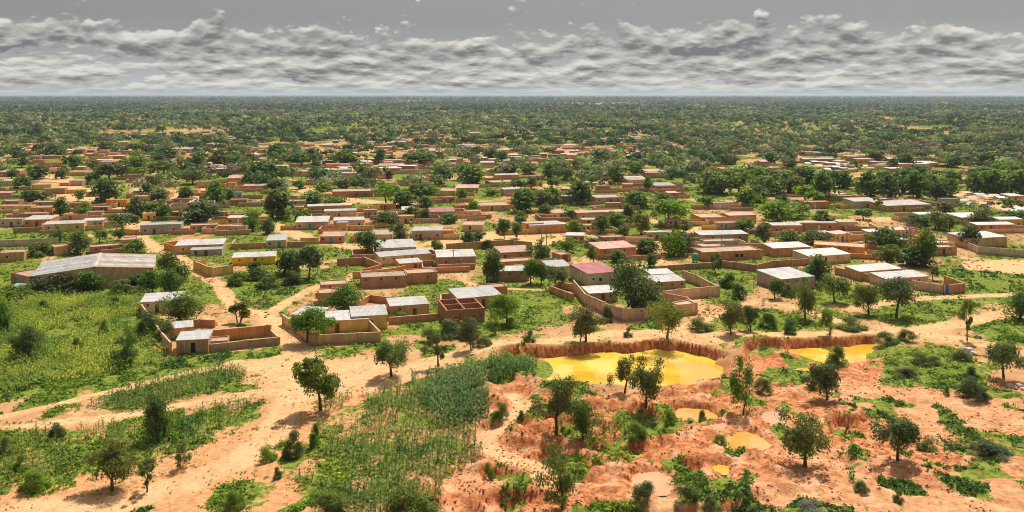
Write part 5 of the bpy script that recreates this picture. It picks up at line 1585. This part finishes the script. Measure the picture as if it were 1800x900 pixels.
def far_houses():
    Qs, Ts = [], []
    n = 0
    wallc = [(0.46, 0.26, 0.13), (0.56, 0.25, 0.12), (0.6, 0.36, 0.2), (0.42, 0.22, 0.12)]
    roofc = [(0.62, 0.6, 0.57), (0.56, 0.42, 0.3), (0.5, 0.38, 0.3), (0.66, 0.5, 0.42)]
    for _ in range(9000):
        if n >= 520:
            break
        fx, fy = R.uniform(-60, 1860), 204 + 100 * R.random() ** 0.75
        cx_, cy_ = g(fx, fy)
        if float(fbm(np.array([cx_ / 120]), np.array([cy_ / 170]), 701)[0]) < 0.5 or in_house(np.array([cx_]), np.array([cy_]), 3.0)[0]:
            continue
        w, d, h = R.uniform(5, 13), R.uniform(4.5, 8), R.uniform(2.2, 3.4)
        an = R.gauss(0.1, 0.12)
        c, sn = math.cos(an), math.sin(an)
        v = [(cx_ + a * c - b * sn, cy_ + a * sn + b * c) for a, b in ((-w / 2, 0), (w / 2, 0), (w / 2, d), (-w / 2, d))]
        lo, hi = [(x, y, -0.1) for x, y in v], [(x, y, h) for x, y in v]
        wc, rc = R.choice(wallc), R.choice(roofc)
        for i in range(4):
            j = (i + 1) % 4
            Qs.append([lo[i], lo[j], hi[j], hi[i]])
            Ts.append(wc)
        Qs.append(hi)
        Ts.append(rc)
        HOUSES.append((cx_, cy_ + d / 2, w / 2 + 0.4, d / 2 + 0.4, c, sn))
        n += 1
    k_ = 0
    for cx_, cy_, hw, hd, c, sn in list(HOUSES):
        if not (300 < cy_ < 900) or hd < 2 or k_ > 420:
            continue
        for _ in range(2):
            L, off, hh = R.uniform(5, 16), R.uniform(hd + 1.5, hd + 6) * R.choice((-1, 1)), R.uniform(1.2, 1.9)
            x0 = R.uniform(-hw - 5, hw)
            q = [(x0, off), (x0 + L, off), (x0 + L, off + 0.25), (x0, off + 0.25)]
            if R.random() < 0.4:
                q = [(x0, off), (x0 + 0.25, off), (x0 + 0.25, off + L * 0.6), (x0, off + L * 0.6)]
            v = [(cx_ + a * c - b * sn, cy_ + a * sn + b * c) for a, b in q]
            vx, vy = np.array([p[0] for p in v]), np.array([p[1] for p in v])
            if any((line_dist(vx, vy, RP) < wr + 0.5).any() for RP, wr in ROADS) or in_house(vx, vy, 0.2).any():
                continue
            wc = R.choice(wallc)
            lo, hi = [(x, y, -0.1) for x, y in v], [(x, y, hh) for x, y in v]
            for i in range(4):
                j = (i + 1) % 4
                Qs.append([lo[i], lo[j], hi[j], hi[i]])
                Ts.append(wc)
            Qs.append(hi)
            Ts.append((0.6, 0.42, 0.29))
            k_ += 1
    print('low walls', k_)
    me = quads_mesh('far_houses', np.array(Qs), 'far_plaster', np.array(Ts))
    o = link(bpy.data.objects.new('far_houses', me))
    o['kind'] = 'stuff'
    o['label'] = 'uncounted small mud houses and yard walls showing between the far trees'
    print('far houses', n)


far_houses()

# ------------------------------------------------------------------ small built things
def tank(px, py, mat, colour, r, h, label):
    x, y = g(px, py)
    root = empty('water_tank', (x, y, -0.05))
    n = 14
    prof = [(r, 0.75), (r, 0.75 + h * 0.3), (r * 1.04, 0.75 + h * 0.32), (r, 0.75 + h * 0.36), (r, 0.75 + h * 0.66), (r * 1.04, 0.75 + h * 0.68), (r, 0.75 + h * 0.72), (r, 0.75 + h), (r * 0.75, 0.75 + h * 1.1), (0.22, 0.75 + h * 1.14)]
    V = [(a * math.cos(2 * math.pi * i / n), a * math.sin(2 * math.pi * i / n), z) for a, z in prof for i in range(n)]
    Fc = [(j * n + i, j * n + (i + 1) % n, (j + 1) * n + (i + 1) % n, (j + 1) * n + i) for j in range(len(prof) - 1) for i in range(n)]
    Fc += [tuple(range(n))[::-1], tuple((len(prof) - 1) * n + i for i in range(n))]
    tb = mesh('tank_body', V, Fc, mat, root, True)
    mesh('lid', *tube((0, 0, 0.75 + h * 1.13), (0, 0, 0.75 + h * 1.2), 0.3, 0.28, 10), mat, tb)
    for sx in (-1, 1):
        for sy in (-1, 1):
            mesh('leg', *tube((sx * r * 0.75, sy * r * 0.75, 0), (sx * r * 0.7, sy * r * 0.7, 0.75), 0.06, 0.06, 5), 'wood_pole', root)
    tag(root, '', 'water tank', px, py, None, label)


tank(1222, 462, 'plastic_green', 'green', 0.95, 1.9, 'green cylindrical water tank beside the long terracotta house')
tank(1423, 485, 'plastic_teal', 'teal', 1.0, 1.9, 'teal cylindrical water tank behind the dazzling white roof')
tank(1583, 466, 'plastic_blue', 'blue', 0.95, 1.3, 'squat blue water tank among weeds in the right part of town')


def pole(px, py, hpx, label, double=False):
    x, y = g(px, py)
    h = hpx * mpp(py)
    root = empty('utility_pole', (x, y, -0.05))
    mesh('post', *tube((0, 0, 0), (0, 0, h), 0.16, 0.1, 6), 'wood_pole', root)
    if double:
        mesh('post', *tube((1.6, 0, 0), (1.6, 0, h * 0.95), 0.14, 0.1, 6), 'wood_pole', root)
    mesh('crossarm', *box(-0.9, -0.19, h - 0.6, 0.9 + (1.6 if double else 0), -0.11, h - 0.46), 'wood_pole', root)
    tag(root, '', 'pole', px, py, 'utility poles', label)


pole(1667, 422, 38, 'pale utility pole between dark trees in the right part of town')
pole(1489, 425, 26, 'short thick pole among the terracotta walls at right')
pole(952, 432, 36, 'pair of wooden poles beside the sandy street, centre', True)
pole(797, 475, 38, 'wooden pole before the tall mud house at the lane corner')
pole(1269, 447, 36, 'pale pole behind the long terracotta house')
pole(1775, 345, 26, 'pale pole among the trees at the far right road')
pole(1297, 362, 22, 'pale pole in front of the dense grove')
pole(1515, 345, 24, 'pale pole before the dark grove at right')


def mast(px, py, hpx):
    x, y = g(px, py)
    h = hpx * mpp(py)
    root = empty('radio_mast', (x, y, -0.1))
    r = 1.1
    cs = [(r, 0), (-r * 0.5, r * 0.87), (-r * 0.5, -r * 0.87)]
    for cx_, cy_ in cs:
        mesh('leg', *tube((cx_, cy_, 0), (cx_ * 0.3, cy_ * 0.3, h), 0.22, 0.14, 4), 'door_red', root)
    br = []
    n = 10
    for i in range(n):
        a, b = i / n, (i + 1) / n
        for j in range(3):
            p, q = cs[j], cs[(j + 1) % 3]
            fa, fb = 1 - 0.7 * a, 1 - 0.7 * b
            br.append(tube((p[0] * fa, p[1] * fa, h * a), (q[0] * fb, q[1] * fb, h * b), 0.1, 0.1, 3))
    mesh('bracing', *join(br), 'door_white', root)
    tag(root, '', 'mast', px, py, None, 'thin red and white lattice mast above the far trees')


mast(1108, 258, 40)


def stall(px, py, w, d, mat, label=None):
    x, y = g(px, py)
    root = empty('market_stall', (x, y, -0.03), R.uniform(-0.3, 0.3))
    for sx in (-1, 1):
        for sy in (-1, 1):
            mesh('post', *tube((sx * w / 2, sy * d / 2, 0), (sx * w / 2, sy * d / 2, 2.2 + 0.15 * sy), 0.07, 0.06, 4), 'wood_pole', root)
    v, f = box(-w / 2 - 0.4, -d / 2 - 0.4, 2.02, w / 2 + 0.4, d / 2 + 0.4, 2.1)
    for i in (2, 3, 6, 7):
        v[i] = (v[i][0], v[i][1], v[i][2] + 0.42)
    mesh('awning', v, f, mat, root)
    mesh('counter', *box(-w / 2 + 0.1, -d / 2 + 0.1, 0.7, w / 2 - 0.1, d / 2 - 0.3, 0.85), 'wood_pole', root)
    cn = {'roof_white': 'white', 'roof_tin': 'grey', 'thatch': 'straw', 'cloth_blue': 'blue', 'cloth_red': 'red', 'roof_rust': 'pink', 'cloth_white': 'white'}[mat]
    tag(root, f'market stall with {cn} awning', 'stall', px, py, 'market stalls', label)


for sx, sy in [(1420, 292), (1432, 289), (1440, 296), (1448, 290), (1456, 298), (1462, 293), (1470, 299), (1476, 294), (1484, 301), (1490, 296), (1498, 302), (1510, 300), (1520, 297), (1530, 301), (1545, 299), (1556, 296), (1562, 301), (1574, 294), (1590, 291), (1600, 294), (1455, 303), (1471, 306),
               (1685, 352), (1698, 346), (1710, 356), (1722, 349), (1735, 353), (1748, 351), (1760, 355), (1690, 360), (1772, 378), (1785, 380), (1795, 376), (1780, 372)]:
    stall(sx, sy, R.uniform(3, 5.5), R.uniform(2.5, 4), R.choice(['roof_white', 'roof_tin', 'roof_rust', 'thatch', 'roof_tin', 'cloth_white', 'roof_rust']))


def car(px, py, mat, colour, rz):
    x, y = g(px, py)
    root = empty('parked_car', (x, y, 0.0), rz)
    pr = [(-2.1, 0.35), (2.1, 0.35), (2.1, 0.8), (1.2, 0.95), (0.7, 1.45), (-1.3, 1.48), (-1.9, 0.95), (-2.1, 0.9)]
    n = len(pr)
    V = [(a, -0.82, z) for a, z in pr] + [(a, 0.82, z) for a, z in pr]
    Fc = [tuple(range(n)), tuple(range(2 * n - 1, n - 1, -1))] + [(i, n + i, n + (i + 1) % n, (i + 1) % n) for i in range(n)]
    mesh('body', V, Fc, mat, root)
    for s in (-1, 1):
        yy = s * 0.83
        mesh('side_window', [(-1.55, yy, 1.0), (0.95, yy, 1.0), (0.6, yy, 1.38), (-1.2, yy, 1.4)], [(0, 1, 2, 3)], 'car_dark', root)
        for wx in (-1.3, 1.3):
            mesh('wheel', *tube((wx, s * 0.62, 0.32), (wx, s * 0.86, 0.32), 0.32, 0.32, 10), 'tyre', root)
    mesh('windscreen', [(1.19, -0.7, 0.97), (1.19, 0.7, 0.97), (0.73, 0.66, 1.43), (0.73, -0.66, 1.43)], [(0, 1, 2, 3)], 'car_dark', root)
    tag(root, f'{colour} car parked at the roadside', 'car', px, py, 'cars at the roadside')


car(1706, 362, 'car_white', 'white', 0.4)
car(1730, 364, 'car_grey', 'grey', -0.3)
car(1448, 301, 'car_grey', 'grey', 0.2)
car(1742, 360, 'car_dark', 'dark', 0.5)


def person_mesh():
    me = bpy.data.meshes.new('person')
    P = [(0, 0, 0.95), (0, 0, 1.2), (0, 0, 1.42), (0, 0, 1.52), (0, -0.01, 1.66), (0.09, 0, 0.88), (0.1, -0.02, 0.48), (0.1, 0.0, 0.06), (0.1, -0.14, 0.03),
         (-0.09, 0, 0.88), (-0.1, 0.03, 0.48), (-0.11, 0.06, 0.06), (-0.11, -0.08, 0.03), (0.18, 0, 1.4), (0.24, 0.0, 1.12), (0.25, -0.08, 0.88), (-0.18, 0, 1.4), (-0.25, 0, 1.12), (-0.26, -0.04, 0.87)]
    E = [(0, 1), (1, 2), (2, 3), (3, 4), (0, 5), (5, 6), (6, 7), (7, 8), (0, 9), (9, 10), (10, 11), (11, 12), (2, 13), (13, 14), (14, 15), (2, 16), (16, 17), (17, 18)]
    rad = [.14, .13, .14, .055, .1, .09, .065, .045, .04, .09, .065, .045, .04, .06, .045, .035, .06, .045, .035]
    me.from_pydata(P, E, [])
    o = link(bpy.data.objects.new('person_source', me))
    o.modifiers.new('skin', 'SKIN')
    o.modifiers.new('sub', 'SUBSURF').levels = 1
    for i, r in enumerate(rad):
        me.skin_vertices[0].data[i].radius = (r, r)
    me.skin_vertices[0].data[0].use_root = True
    dg = bpy.context.evaluated_depsgraph_get()
    out = bpy.data.meshes.new_from_object(o.evaluated_get(dg))
    bpy.data.objects.remove(o)
    out.materials.clear()
    out.materials.append(MAT['skin'])
    return out


PM = person_mesh()


def person(px, py, mat, rz, label):
    x, y = g(px, py)
    z = float(height(np.array([x]), np.array([y]))[0])
    o = link(bpy.data.objects.new('person', PM))
    o.location = (x, y, z)
    o.rotation_euler = (0, 0, rz)
    n = 10
    prof = [(0.26, 0.25), (0.22, 0.6), (0.19, 1.0), (0.2, 1.25), (0.21, 1.42), (0.09, 1.5)]
    V = [(a * 1.15 * math.cos(2 * math.pi * i / n), a * 0.85 * math.sin(2 * math.pi * i / n), zz) for a, zz in prof for i in range(n)]
    Fc = [(j * n + i, j * n + (i + 1) % n, (j + 1) * n + (i + 1) % n, (j + 1) * n + i) for j in range(len(prof) - 1) for i in range(n)]
    mesh('robe', V, Fc, mat, o, True)
    tag(o, '', 'person', px, py, 'people out walking', label)


person(832, 617, 'cloth_blue', 0.4, 'person in a blue robe standing under the small trackside tree')
person(1342, 536, 'cloth_white', 0.1, 'person in white walking on the footpath through the green plots')
person(1325, 506, 'cloth_white', 1.2, 'person in white beside the dazzling white-roofed house')
person(1716, 372, 'cloth_red', 0.6, 'person in red on the far right road')
person(1740, 374, 'cloth_yellow', 2.0, 'person in yellow on the far right road')
person(1765, 368, 'cloth_white', 1.0, 'person in white on the far right road')

# white stones heaped in the grass at right
def rock(rs, r):
    V, Fc = [], []
    n, m = 6, 4
    for j in range(m + 1):
        for i in range(n):
            th, ph = 2 * math.pi * i / n, math.pi * j / m
            k = r * rs.uniform(0.75, 1.2)
            V.append((k * math.sin(ph) * math.cos(th), k * math.sin(ph) * math.sin(th), k * 0.7 * math.cos(ph)))
    for j in range(m):
        for i in range(n):
            Fc.append((j * n + i, (j + 1) * n + i, (j + 1) * n + (i + 1) % n, j * n + (i + 1) % n))
    return V, Fc


for i, (sx, sy, r) in enumerate([(1694, 625, 0.8), (1703, 620, 1.1), (1712, 624, 0.7), (1735, 628, 0.6), (1742, 631, 0.5), (1775, 681, 0.6), (1785, 684, 0.5), (1792, 680, 0.7), (1798, 686, 0.5)]):
    x, y = g(sx, sy)
    V, Fc = rock(R, r)
    o = mesh('boulder', V, Fc, 'wall_white')
    o.location = (x, y, float(height(np.array([x]), np.array([y]))[0]) + r * 0.3)
    tag(o, 'whitish boulder in the rough grass', 'boulder', sx, sy, 'whitish boulders')

# ------------------------------------------------------------------ stuff: woodland, crops, weeds, rubble
def stuff(name, me, label):
    o = link(bpy.data.objects.new(name, me))
    o['kind'] = 'stuff'
    o['label'] = label
    return o


LEAFC = np.array([(0.045, 0.09, 0.024), (0.075, 0.135, 0.03), (0.13, 0.19, 0.045), (0.21, 0.225, 0.09), (0.25, 0.235, 0.14), (0.21, 0.28, 0.06), (0.31, 0.34, 0.12)])


def woodland():
    Qs, Ts = [], []

    def band(y0, y1, n, k, wlo, whi, mask, shade=(1, 1, 1)):
        Y = np.sqrt(rng.uniform(y0 ** 2, y1 ** 2, n)) if y1 / y0 < 4 else np.exp(rng.uniform(math.log(y0), math.log(y1), n))
        X = rng.uniform(-0.72, 0.72, n) * Y
        keep = mask(X, Y)
        X, Y = X[keep], Y[keep]
        n = len(X)
        w = rng.uniform(wlo, whi, n)
        h = w * rng.uniform(0.5, 0.85, n)
        u = rng.normal(size=(n, k, 3))
        u[:, :, 2] = np.abs(u[:, :, 2]) - 0.25
        u /= np.linalg.norm(u, axis=2, keepdims=True)
        lump = rng.uniform(0.55, 1.05, (n, k, 1))
        P = u * lump * np.stack([w / 2, w / 2, h * 0.5], 1)[:, None, :]
        P[:, :, 0] += X[:, None]
        P[:, :, 1] += Y[:, None]
        P[:, :, 2] += (h * 0.52)[:, None]
        N = (u + 0.25 * rng.normal(size=(n, k, 3)) + np.array([0, 0, 0.25])).reshape(-1, 3)
        size = np.repeat(w * (1.05 / math.sqrt(k)) * 0.75, k)
        Q = leaf_quads(P.reshape(-1, 3), N, size, 1.1)
        Q[:, :, 2] = np.maximum(Q[:, :, 2], 0.2)
        zone = fbm(X / 140, Y / 220, 301)
        ci = np.clip((rng.normal(0, 1.6, n) + (zone - 0.5) * 8 + 2.9), 0, 6).astype(int)
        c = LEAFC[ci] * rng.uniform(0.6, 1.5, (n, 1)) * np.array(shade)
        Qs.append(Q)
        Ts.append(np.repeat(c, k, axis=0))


    def mA(X, Y):
        d = fbm(X / 45, Y / 70, 321)
        px = CX + X * F / Y
        py = HZ + F * CH / Y
        thr = np.interp(Y, [430, 560, 700, 900, 1200], [0.64, 0.55, 0.48, 0.42, 0.36])
        right = np.where((px > 1180) & (py < 285), 0.16, 0.0)
        ok = (d + rng.uniform(-.1, .1, X.size) > thr - right) & ~in_house(X, Y + 7, 6.0)
        for P, w in ROADS[14:18]:
            ok &= line_dist(X, Y, P) > w + 3
        mk = (px > 1415) & (px < 1615) & (py > 282) & (py < 312)
        return ok & ~mk
    band(430, 950, 4600, 80, 6.5, 14.0, mA)
    band(950, 2300, 15000, 22, 7.5, 15.5, lambda X, Y: (fbm(X / 60, Y / 140, 341) > np.interp(Y, [950, 1700, 2300], [0.46, 0.43, 0.38]) + rng.uniform(-.13, .13, X.size)) & ~in_house(X, Y + 12, 9.0))
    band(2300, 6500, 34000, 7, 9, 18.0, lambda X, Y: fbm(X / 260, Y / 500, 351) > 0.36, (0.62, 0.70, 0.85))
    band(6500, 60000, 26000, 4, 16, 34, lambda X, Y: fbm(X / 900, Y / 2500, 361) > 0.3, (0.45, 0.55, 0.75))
    me = quads_mesh('woodland', np.concatenate(Qs), 'foliage_tint', np.concatenate(Ts))
    stuff('far_woodland', me, 'endless scattered savanna trees fading to the horizon')


woodland()


def crop(name, label, poly, spacing, hgt, cols, leaves=6, thin=None, cut=None):
    xs, ys = [p[0] for p in poly], [p[1] for p in poly]
    gx, gy = np.meshgrid(np.arange(min(xs), max(xs), spacing), np.arange(min(ys), max(ys), spacing * 1.15))
    X, Y = gx.ravel() + rng.normal(0, spacing * 0.2, gx.size), gy.ravel() + rng.normal(0, spacing * 0.2, gx.size)
    jx, jy = X + 2.5 * (fbm(X / 4, Y / 4, 401, 3) - .5), Y + 3.5 * (fbm(X / 4, Y / 4, 409, 3) - .5)
    k = in_poly(jx, jy, poly) & ~in_house(X, Y, 0.3)
    if thin is not None:
        k &= fbm(X / 5, Y / 7, 421) > thin + rng.uniform(-.08, .08, X.size)
    if cut is not None:
        for c in cut:
            k &= ~in_poly(jx, jy, c)
    for P, w in ROADS:
        s = bbox_sel(X, Y, P, w + 2)
        if s.any():
            d = line_dist(X[s], Y[s], P)
            kk = k[s]
            kk &= d > w * 0.95
            k[s] = kk
    X, Y = X[k], Y[k]
    n = len(X)
    Z = height(X, Y)
    hh = hgt * rng.uniform(0.65, 1.2, n) * (0.75 + 0.5 * fbm(X / 6, Y / 6, 431))
    base = np.stack([X, Y, Z], 1)
    cc = np.array(cols)
    f = np.clip(fbm(X / 7, Y / 9, 441) * 2.4 - 0.7 + rng.normal(0, 0.18, n), 0, 1)[:, None]
    tint = cc[0] * (1 - f) + cc[1] * f
    Qs, Ts = [], []
    az = rng.uniform(0, 6.28, n)
    s = np.stack([np.cos(az), np.sin(az), np.zeros(n)], 1) * 0.035
    top = base + np.stack([rng.normal(0, 0.08, n), rng.normal(0, 0.08, n), hh], 1)
    Qs.append(np.stack([base - s, base + s, top + s * 0.6, top - s * 0.6], 1))
    Ts.append(tint * np.array([0.8, 0.75, 0.8]))
    for i in range(leaves):
        a = az + i * 2.4 + rng.normal(0, 0.4, n)
        dirn = np.stack([np.cos(a), np.sin(a), np.zeros(n)], 1)
        side = np.stack([-np.sin(a), np.cos(a), np.zeros(n)], 1)
        t = (0.18 + 0.78 * (i + rng.uniform(0, 0.8, n)) / leaves)[:, None]
        L = (hh * rng.uniform(0.28, 0.5, n))[:, None]
        wd = (0.05 + 0.035 * hh)[:, None] * 1.0
        p0 = base * (1 - t) + top * t
        p1 = p0 + dirn * L * 0.5 + np.array([0, 0, 1]) * L * 0.42
        p2 = p0 + dirn * L * 1.05 + np.array([0, 0, 1]) * L * 0.12
        Qs.append(np.stack([p0 - side * wd * .5, p0 + side * wd * .5, p1 + side * wd, p1 - side * wd], 1))
        Qs.append(np.stack([p1 - side * wd, p1 + side * wd, p2 + side * wd * .25, p2 - side * wd * .25], 1))
        Ts += [tint, tint * 1.1]
    me = quads_mesh(name, np.concatenate(Qs), 'foliage_tint', np.concatenate(Ts))
    stuff(name, me, label)
    print(name, n)


crop('millet_field', 'yellow-green millet field beside the left compound', CROP_LEFT, 0.64, 1.4, [(0.13, 0.24, 0.025), (0.44, 0.47, 0.05)], 4, thin=0.36)
crop('millet_strip', 'darker strip of millet between two footpaths', CROP_STRIP, 0.8, 1.5, [(0.09, 0.16, 0.035), (0.26, 0.28, 0.06)], 5)
crop('maize_field', 'thin pale maize plot in the middle foreground', CROP_MID, 0.78, 1.5, [(0.09, 0.16, 0.03), (0.33, 0.33, 0.08)], 5, thin=0.43, cut=[CROP_DARK])
crop('maize_thicket', 'tall blue-green maize at the back of the plot', CROP_DARK, 0.62, 1.9, [(0.10, 0.185, 0.05), (0.26, 0.32, 0.08)], 6, thin=0.37)
crop('pond_maize', 'green maize patch beside the yellow pond', CROP_POND, 0.65, 1.7, [(0.09, 0.18, 0.04), (0.2, 0.28, 0.05)], 6)
crop('weedy_plot', 'patchy weeds and young crops in the lower left plot', CROP_LOW, 0.85, 1.2, [(0.07, 0.14, 0.02), (0.2, 0.25, 0.04)], 5, thin=0.46)
crop('front_crops', 'thin crops at the bottom edge of the maize plot', CROP_BASE, 0.75, 1.4, [(0.08, 0.15, 0.03), (0.22, 0.25, 0.05)], 5, thin=0.35)


def weeds():
    n = 170000
    py = rng.uniform(325, 910, n)
    px = rng.uniform(-140, 1940, n)
    Y = F * CH / (py - HZ)
    X = (px - CX) * Y / F
    sand, green, red, pe = masks(X, Y)
    clump = fbm(X / 2.6, Y / 3.4, 501, 3)
    p = np.clip(green * 1.25 - 0.2, 0, 1) * sstep(clump, 0.34, 0.6)
    p = np.maximum(p, 0.12 * (1 - 0.8 * sand) * (1 - 0.7 * red) * (clump > 0.46))
    k = rng.random(n) < p
    for c in (CROP_LEFT, CROP_DARK, CROP_MID, CROP_STRIP):
        k &= ~(in_poly(X, Y, c) & (rng.random(n) < 0.7))
    X, Y, green = X[k], Y[k], green[k]
    Z = height(X, Y)
    k = ~in_house(X, Y, 0.2) & (Z > -0.75)
    X, Y, Z, green = X[k], Y[k], Z[k], green[k]
    n = len(X)
    m = 6
    big = rng.uniform(0.55, 1.2, n) * (0.26 + 0.0012 * Y) * (0.6 + 0.6 * green)
    u = rng.normal(size=(n, m, 3))
    u[:, :, 2] = np.abs(u[:, :, 2])
    u /= np.linalg.norm(u, axis=2, keepdims=True)
    P = u * rng.uniform(0.3, 1.0, (n, m, 1)) * (big[:, None, None] * np.array([1.25, 1.25, 1.0]))
    P[:, :, 0] += X[:, None]
    P[:, :, 1] += Y[:, None]
    P[:, :, 2] += Z[:, None]
    N = (u + 0.5 * rng.normal(size=(n, m, 3)) + np.array([0, 0, .4])).reshape(-1, 3)
    Q = leaf_quads(P.reshape(-1, 3), N, np.repeat(big * 0.38, m), 1.3)
    cols = np.array([(0.06, 0.125, 0.018), (0.12, 0.22, 0.02), (0.20, 0.31, 0.025), (0.33, 0.38, 0.04), (0.30, 0.28, 0.06)])
    z = fbm(X / 14, Y / 20, 521)
    red = red_amount(X, Y)
    ci = np.clip(rng.normal(0, 0.8, n) + (z - 0.5) * 7 + 1.9 - 0.5 * red, 0, 4).astype(int)
    T = np.repeat(cols[ci] * rng.uniform(0.8, 1.25, (n, 1)), m, axis=0)
    me = quads_mesh('weeds', Q, 'foliage_tint', T)
    stuff('weeds', me, 'patches of green weeds and grass on the sandy ground')
    print('weeds', n)


weeds()


def scatter_boxes(name, label, n, mat, fn, smin, smax):
    X, Y = fn(n)
    k = ~in_house(X, Y, 0.1)
    X, Y = X[k], Y[k]
    Z = height(X, Y)
    n = len(X)
    sz = rng.uniform(smin, smax, (n, 3)) * np.array([1.3, 1.3, 0.8])
    az = rng.uniform(0, 6.28, n)
    c, s = np.cos(az), np.sin(az)
    corner = np.array([(-1, -1, -.6), (1, -1, -.6), (1, 1, -.6), (-1, 1, -.6), (-.7, -.8, 1), (.8, -.7, 1), (.7, .8, 1), (-.8, .7, 1)])
    V = corner[None] * sz[:, None, :] * rng.uniform(0.75, 1.25, (n, 8, 3))
    x = V[:, :, 0] * c[:, None] - V[:, :, 1] * s[:, None] + X[:, None]
    y = V[:, :, 0] * s[:, None] + V[:, :, 1] * c[:, None] + Y[:, None]
    V = np.stack([x, y, V[:, :, 2] + Z[:, None]], 2)
    fidx = np.array([(4, 5, 6, 7), (0, 1, 5, 4), (1, 2, 6, 5), (2, 3, 7, 6), (3, 0, 4, 7)])
    me = quads_mesh(name, V[:, fidx].reshape(-1, 4, 3), mat)
    stuff(name, me, label)


def clods(n):
    py, px = rng.uniform(640, 905, n), rng.uniform(640, 1850, n)
    Y = F * CH / (py - HZ)
    X = (px - CX) * Y / F
    k = (rng.random(n) < red_amount(X, Y)) & (fbm(X / 4, Y / 4, 601, 3) > 0.47)
    return X[k], Y[k]


def debris(n):
    py, px = rng.uniform(320, 560, n), rng.uniform(-60, 1860, n)
    Y = F * CH / (py - HZ)
    X = (px - CX) * Y / F
    k = fbm(X / 9, Y / 12, 611, 3) > 0.56
    return X[k], Y[k]


scatter_boxes('clods', 'red earth clods and stones strewn about the diggings', 4500, 'clod', clods, 0.05, 0.15)
scatter_boxes('debris', 'rubble, bricks and household clutter in the yards', 16000, 'rubble', debris, 0.08, 0.3)

# ------------------------------------------------------------------ haze over the plain
def haze():
    V, Fc = box(-98000, -6000, -6.0, 98000, 98000, 56.0)
    m = bpy.data.materials.new('haze')
    m.use_nodes = True
    k = NT(m.node_tree)
    out = k.n('ShaderNodeOutputMaterial')
    pv = k.n('ShaderNodeVolumePrincipled', inp={'Color': (0.72, 0.84, 0.95, 1), 'Density': 5.5e-5, 'Anisotropy': 0.2})
    k.t.links.new(pv.outputs[0], out.inputs['Volume'])
    MAT['haze'] = m
    o = mesh('haze', V, Fc, 'haze')
    o['kind'] = 'stuff'
    o['label'] = 'thin bluish haze over the far plain'


haze()

# ------------------------------------------------------------------ labels: say which one
ORD = 'first second third fourth fifth sixth seventh eighth ninth tenth eleventh twelfth thirteenth fourteenth fifteenth sixteenth seventeenth eighteenth nineteenth twentieth'.split()
SIDE = [(150, 'far left'), (420, 'left'), (720, 'centre left'), (1000, 'centre'), (1250, 'centre right'), (1530, 'right'), (99999, 'far right')]
DEEP = [(255, 'among far trees'), (300, 'at wooded town edge'), (345, 'in back streets'), (395, 'in mid-town'), (450, 'in front streets'), (560, 'at near town edge'), (680, 'in near fields'), (9999, 'in the foreground')]


def finish_labels():
    used = {}
    pend = {}
    for o, desc, px, py, label in LAB:
        if label:
            o['label'] = label
            used[label] = 1
            continue
        side = next(s for v, s in SIDE if px < v)
        deep = next(s for v, s in DEEP if py < v)
        pend.setdefault((desc, deep, side), []).append((px, py, o))
    for (desc, deep, side), lst in pend.items():
        if len(lst) == 1:
            lst[0][2]['label'] = f'{desc} {deep}, {side}'
            continue
        lst.sort(key=lambda t: (t[0], t[1]))
        for i, (px, py, o) in enumerate(lst):
            o['label'] = f'{ORD[min(i, 19)]}-from-left {desc} {deep}, {side}'


finish_labels()
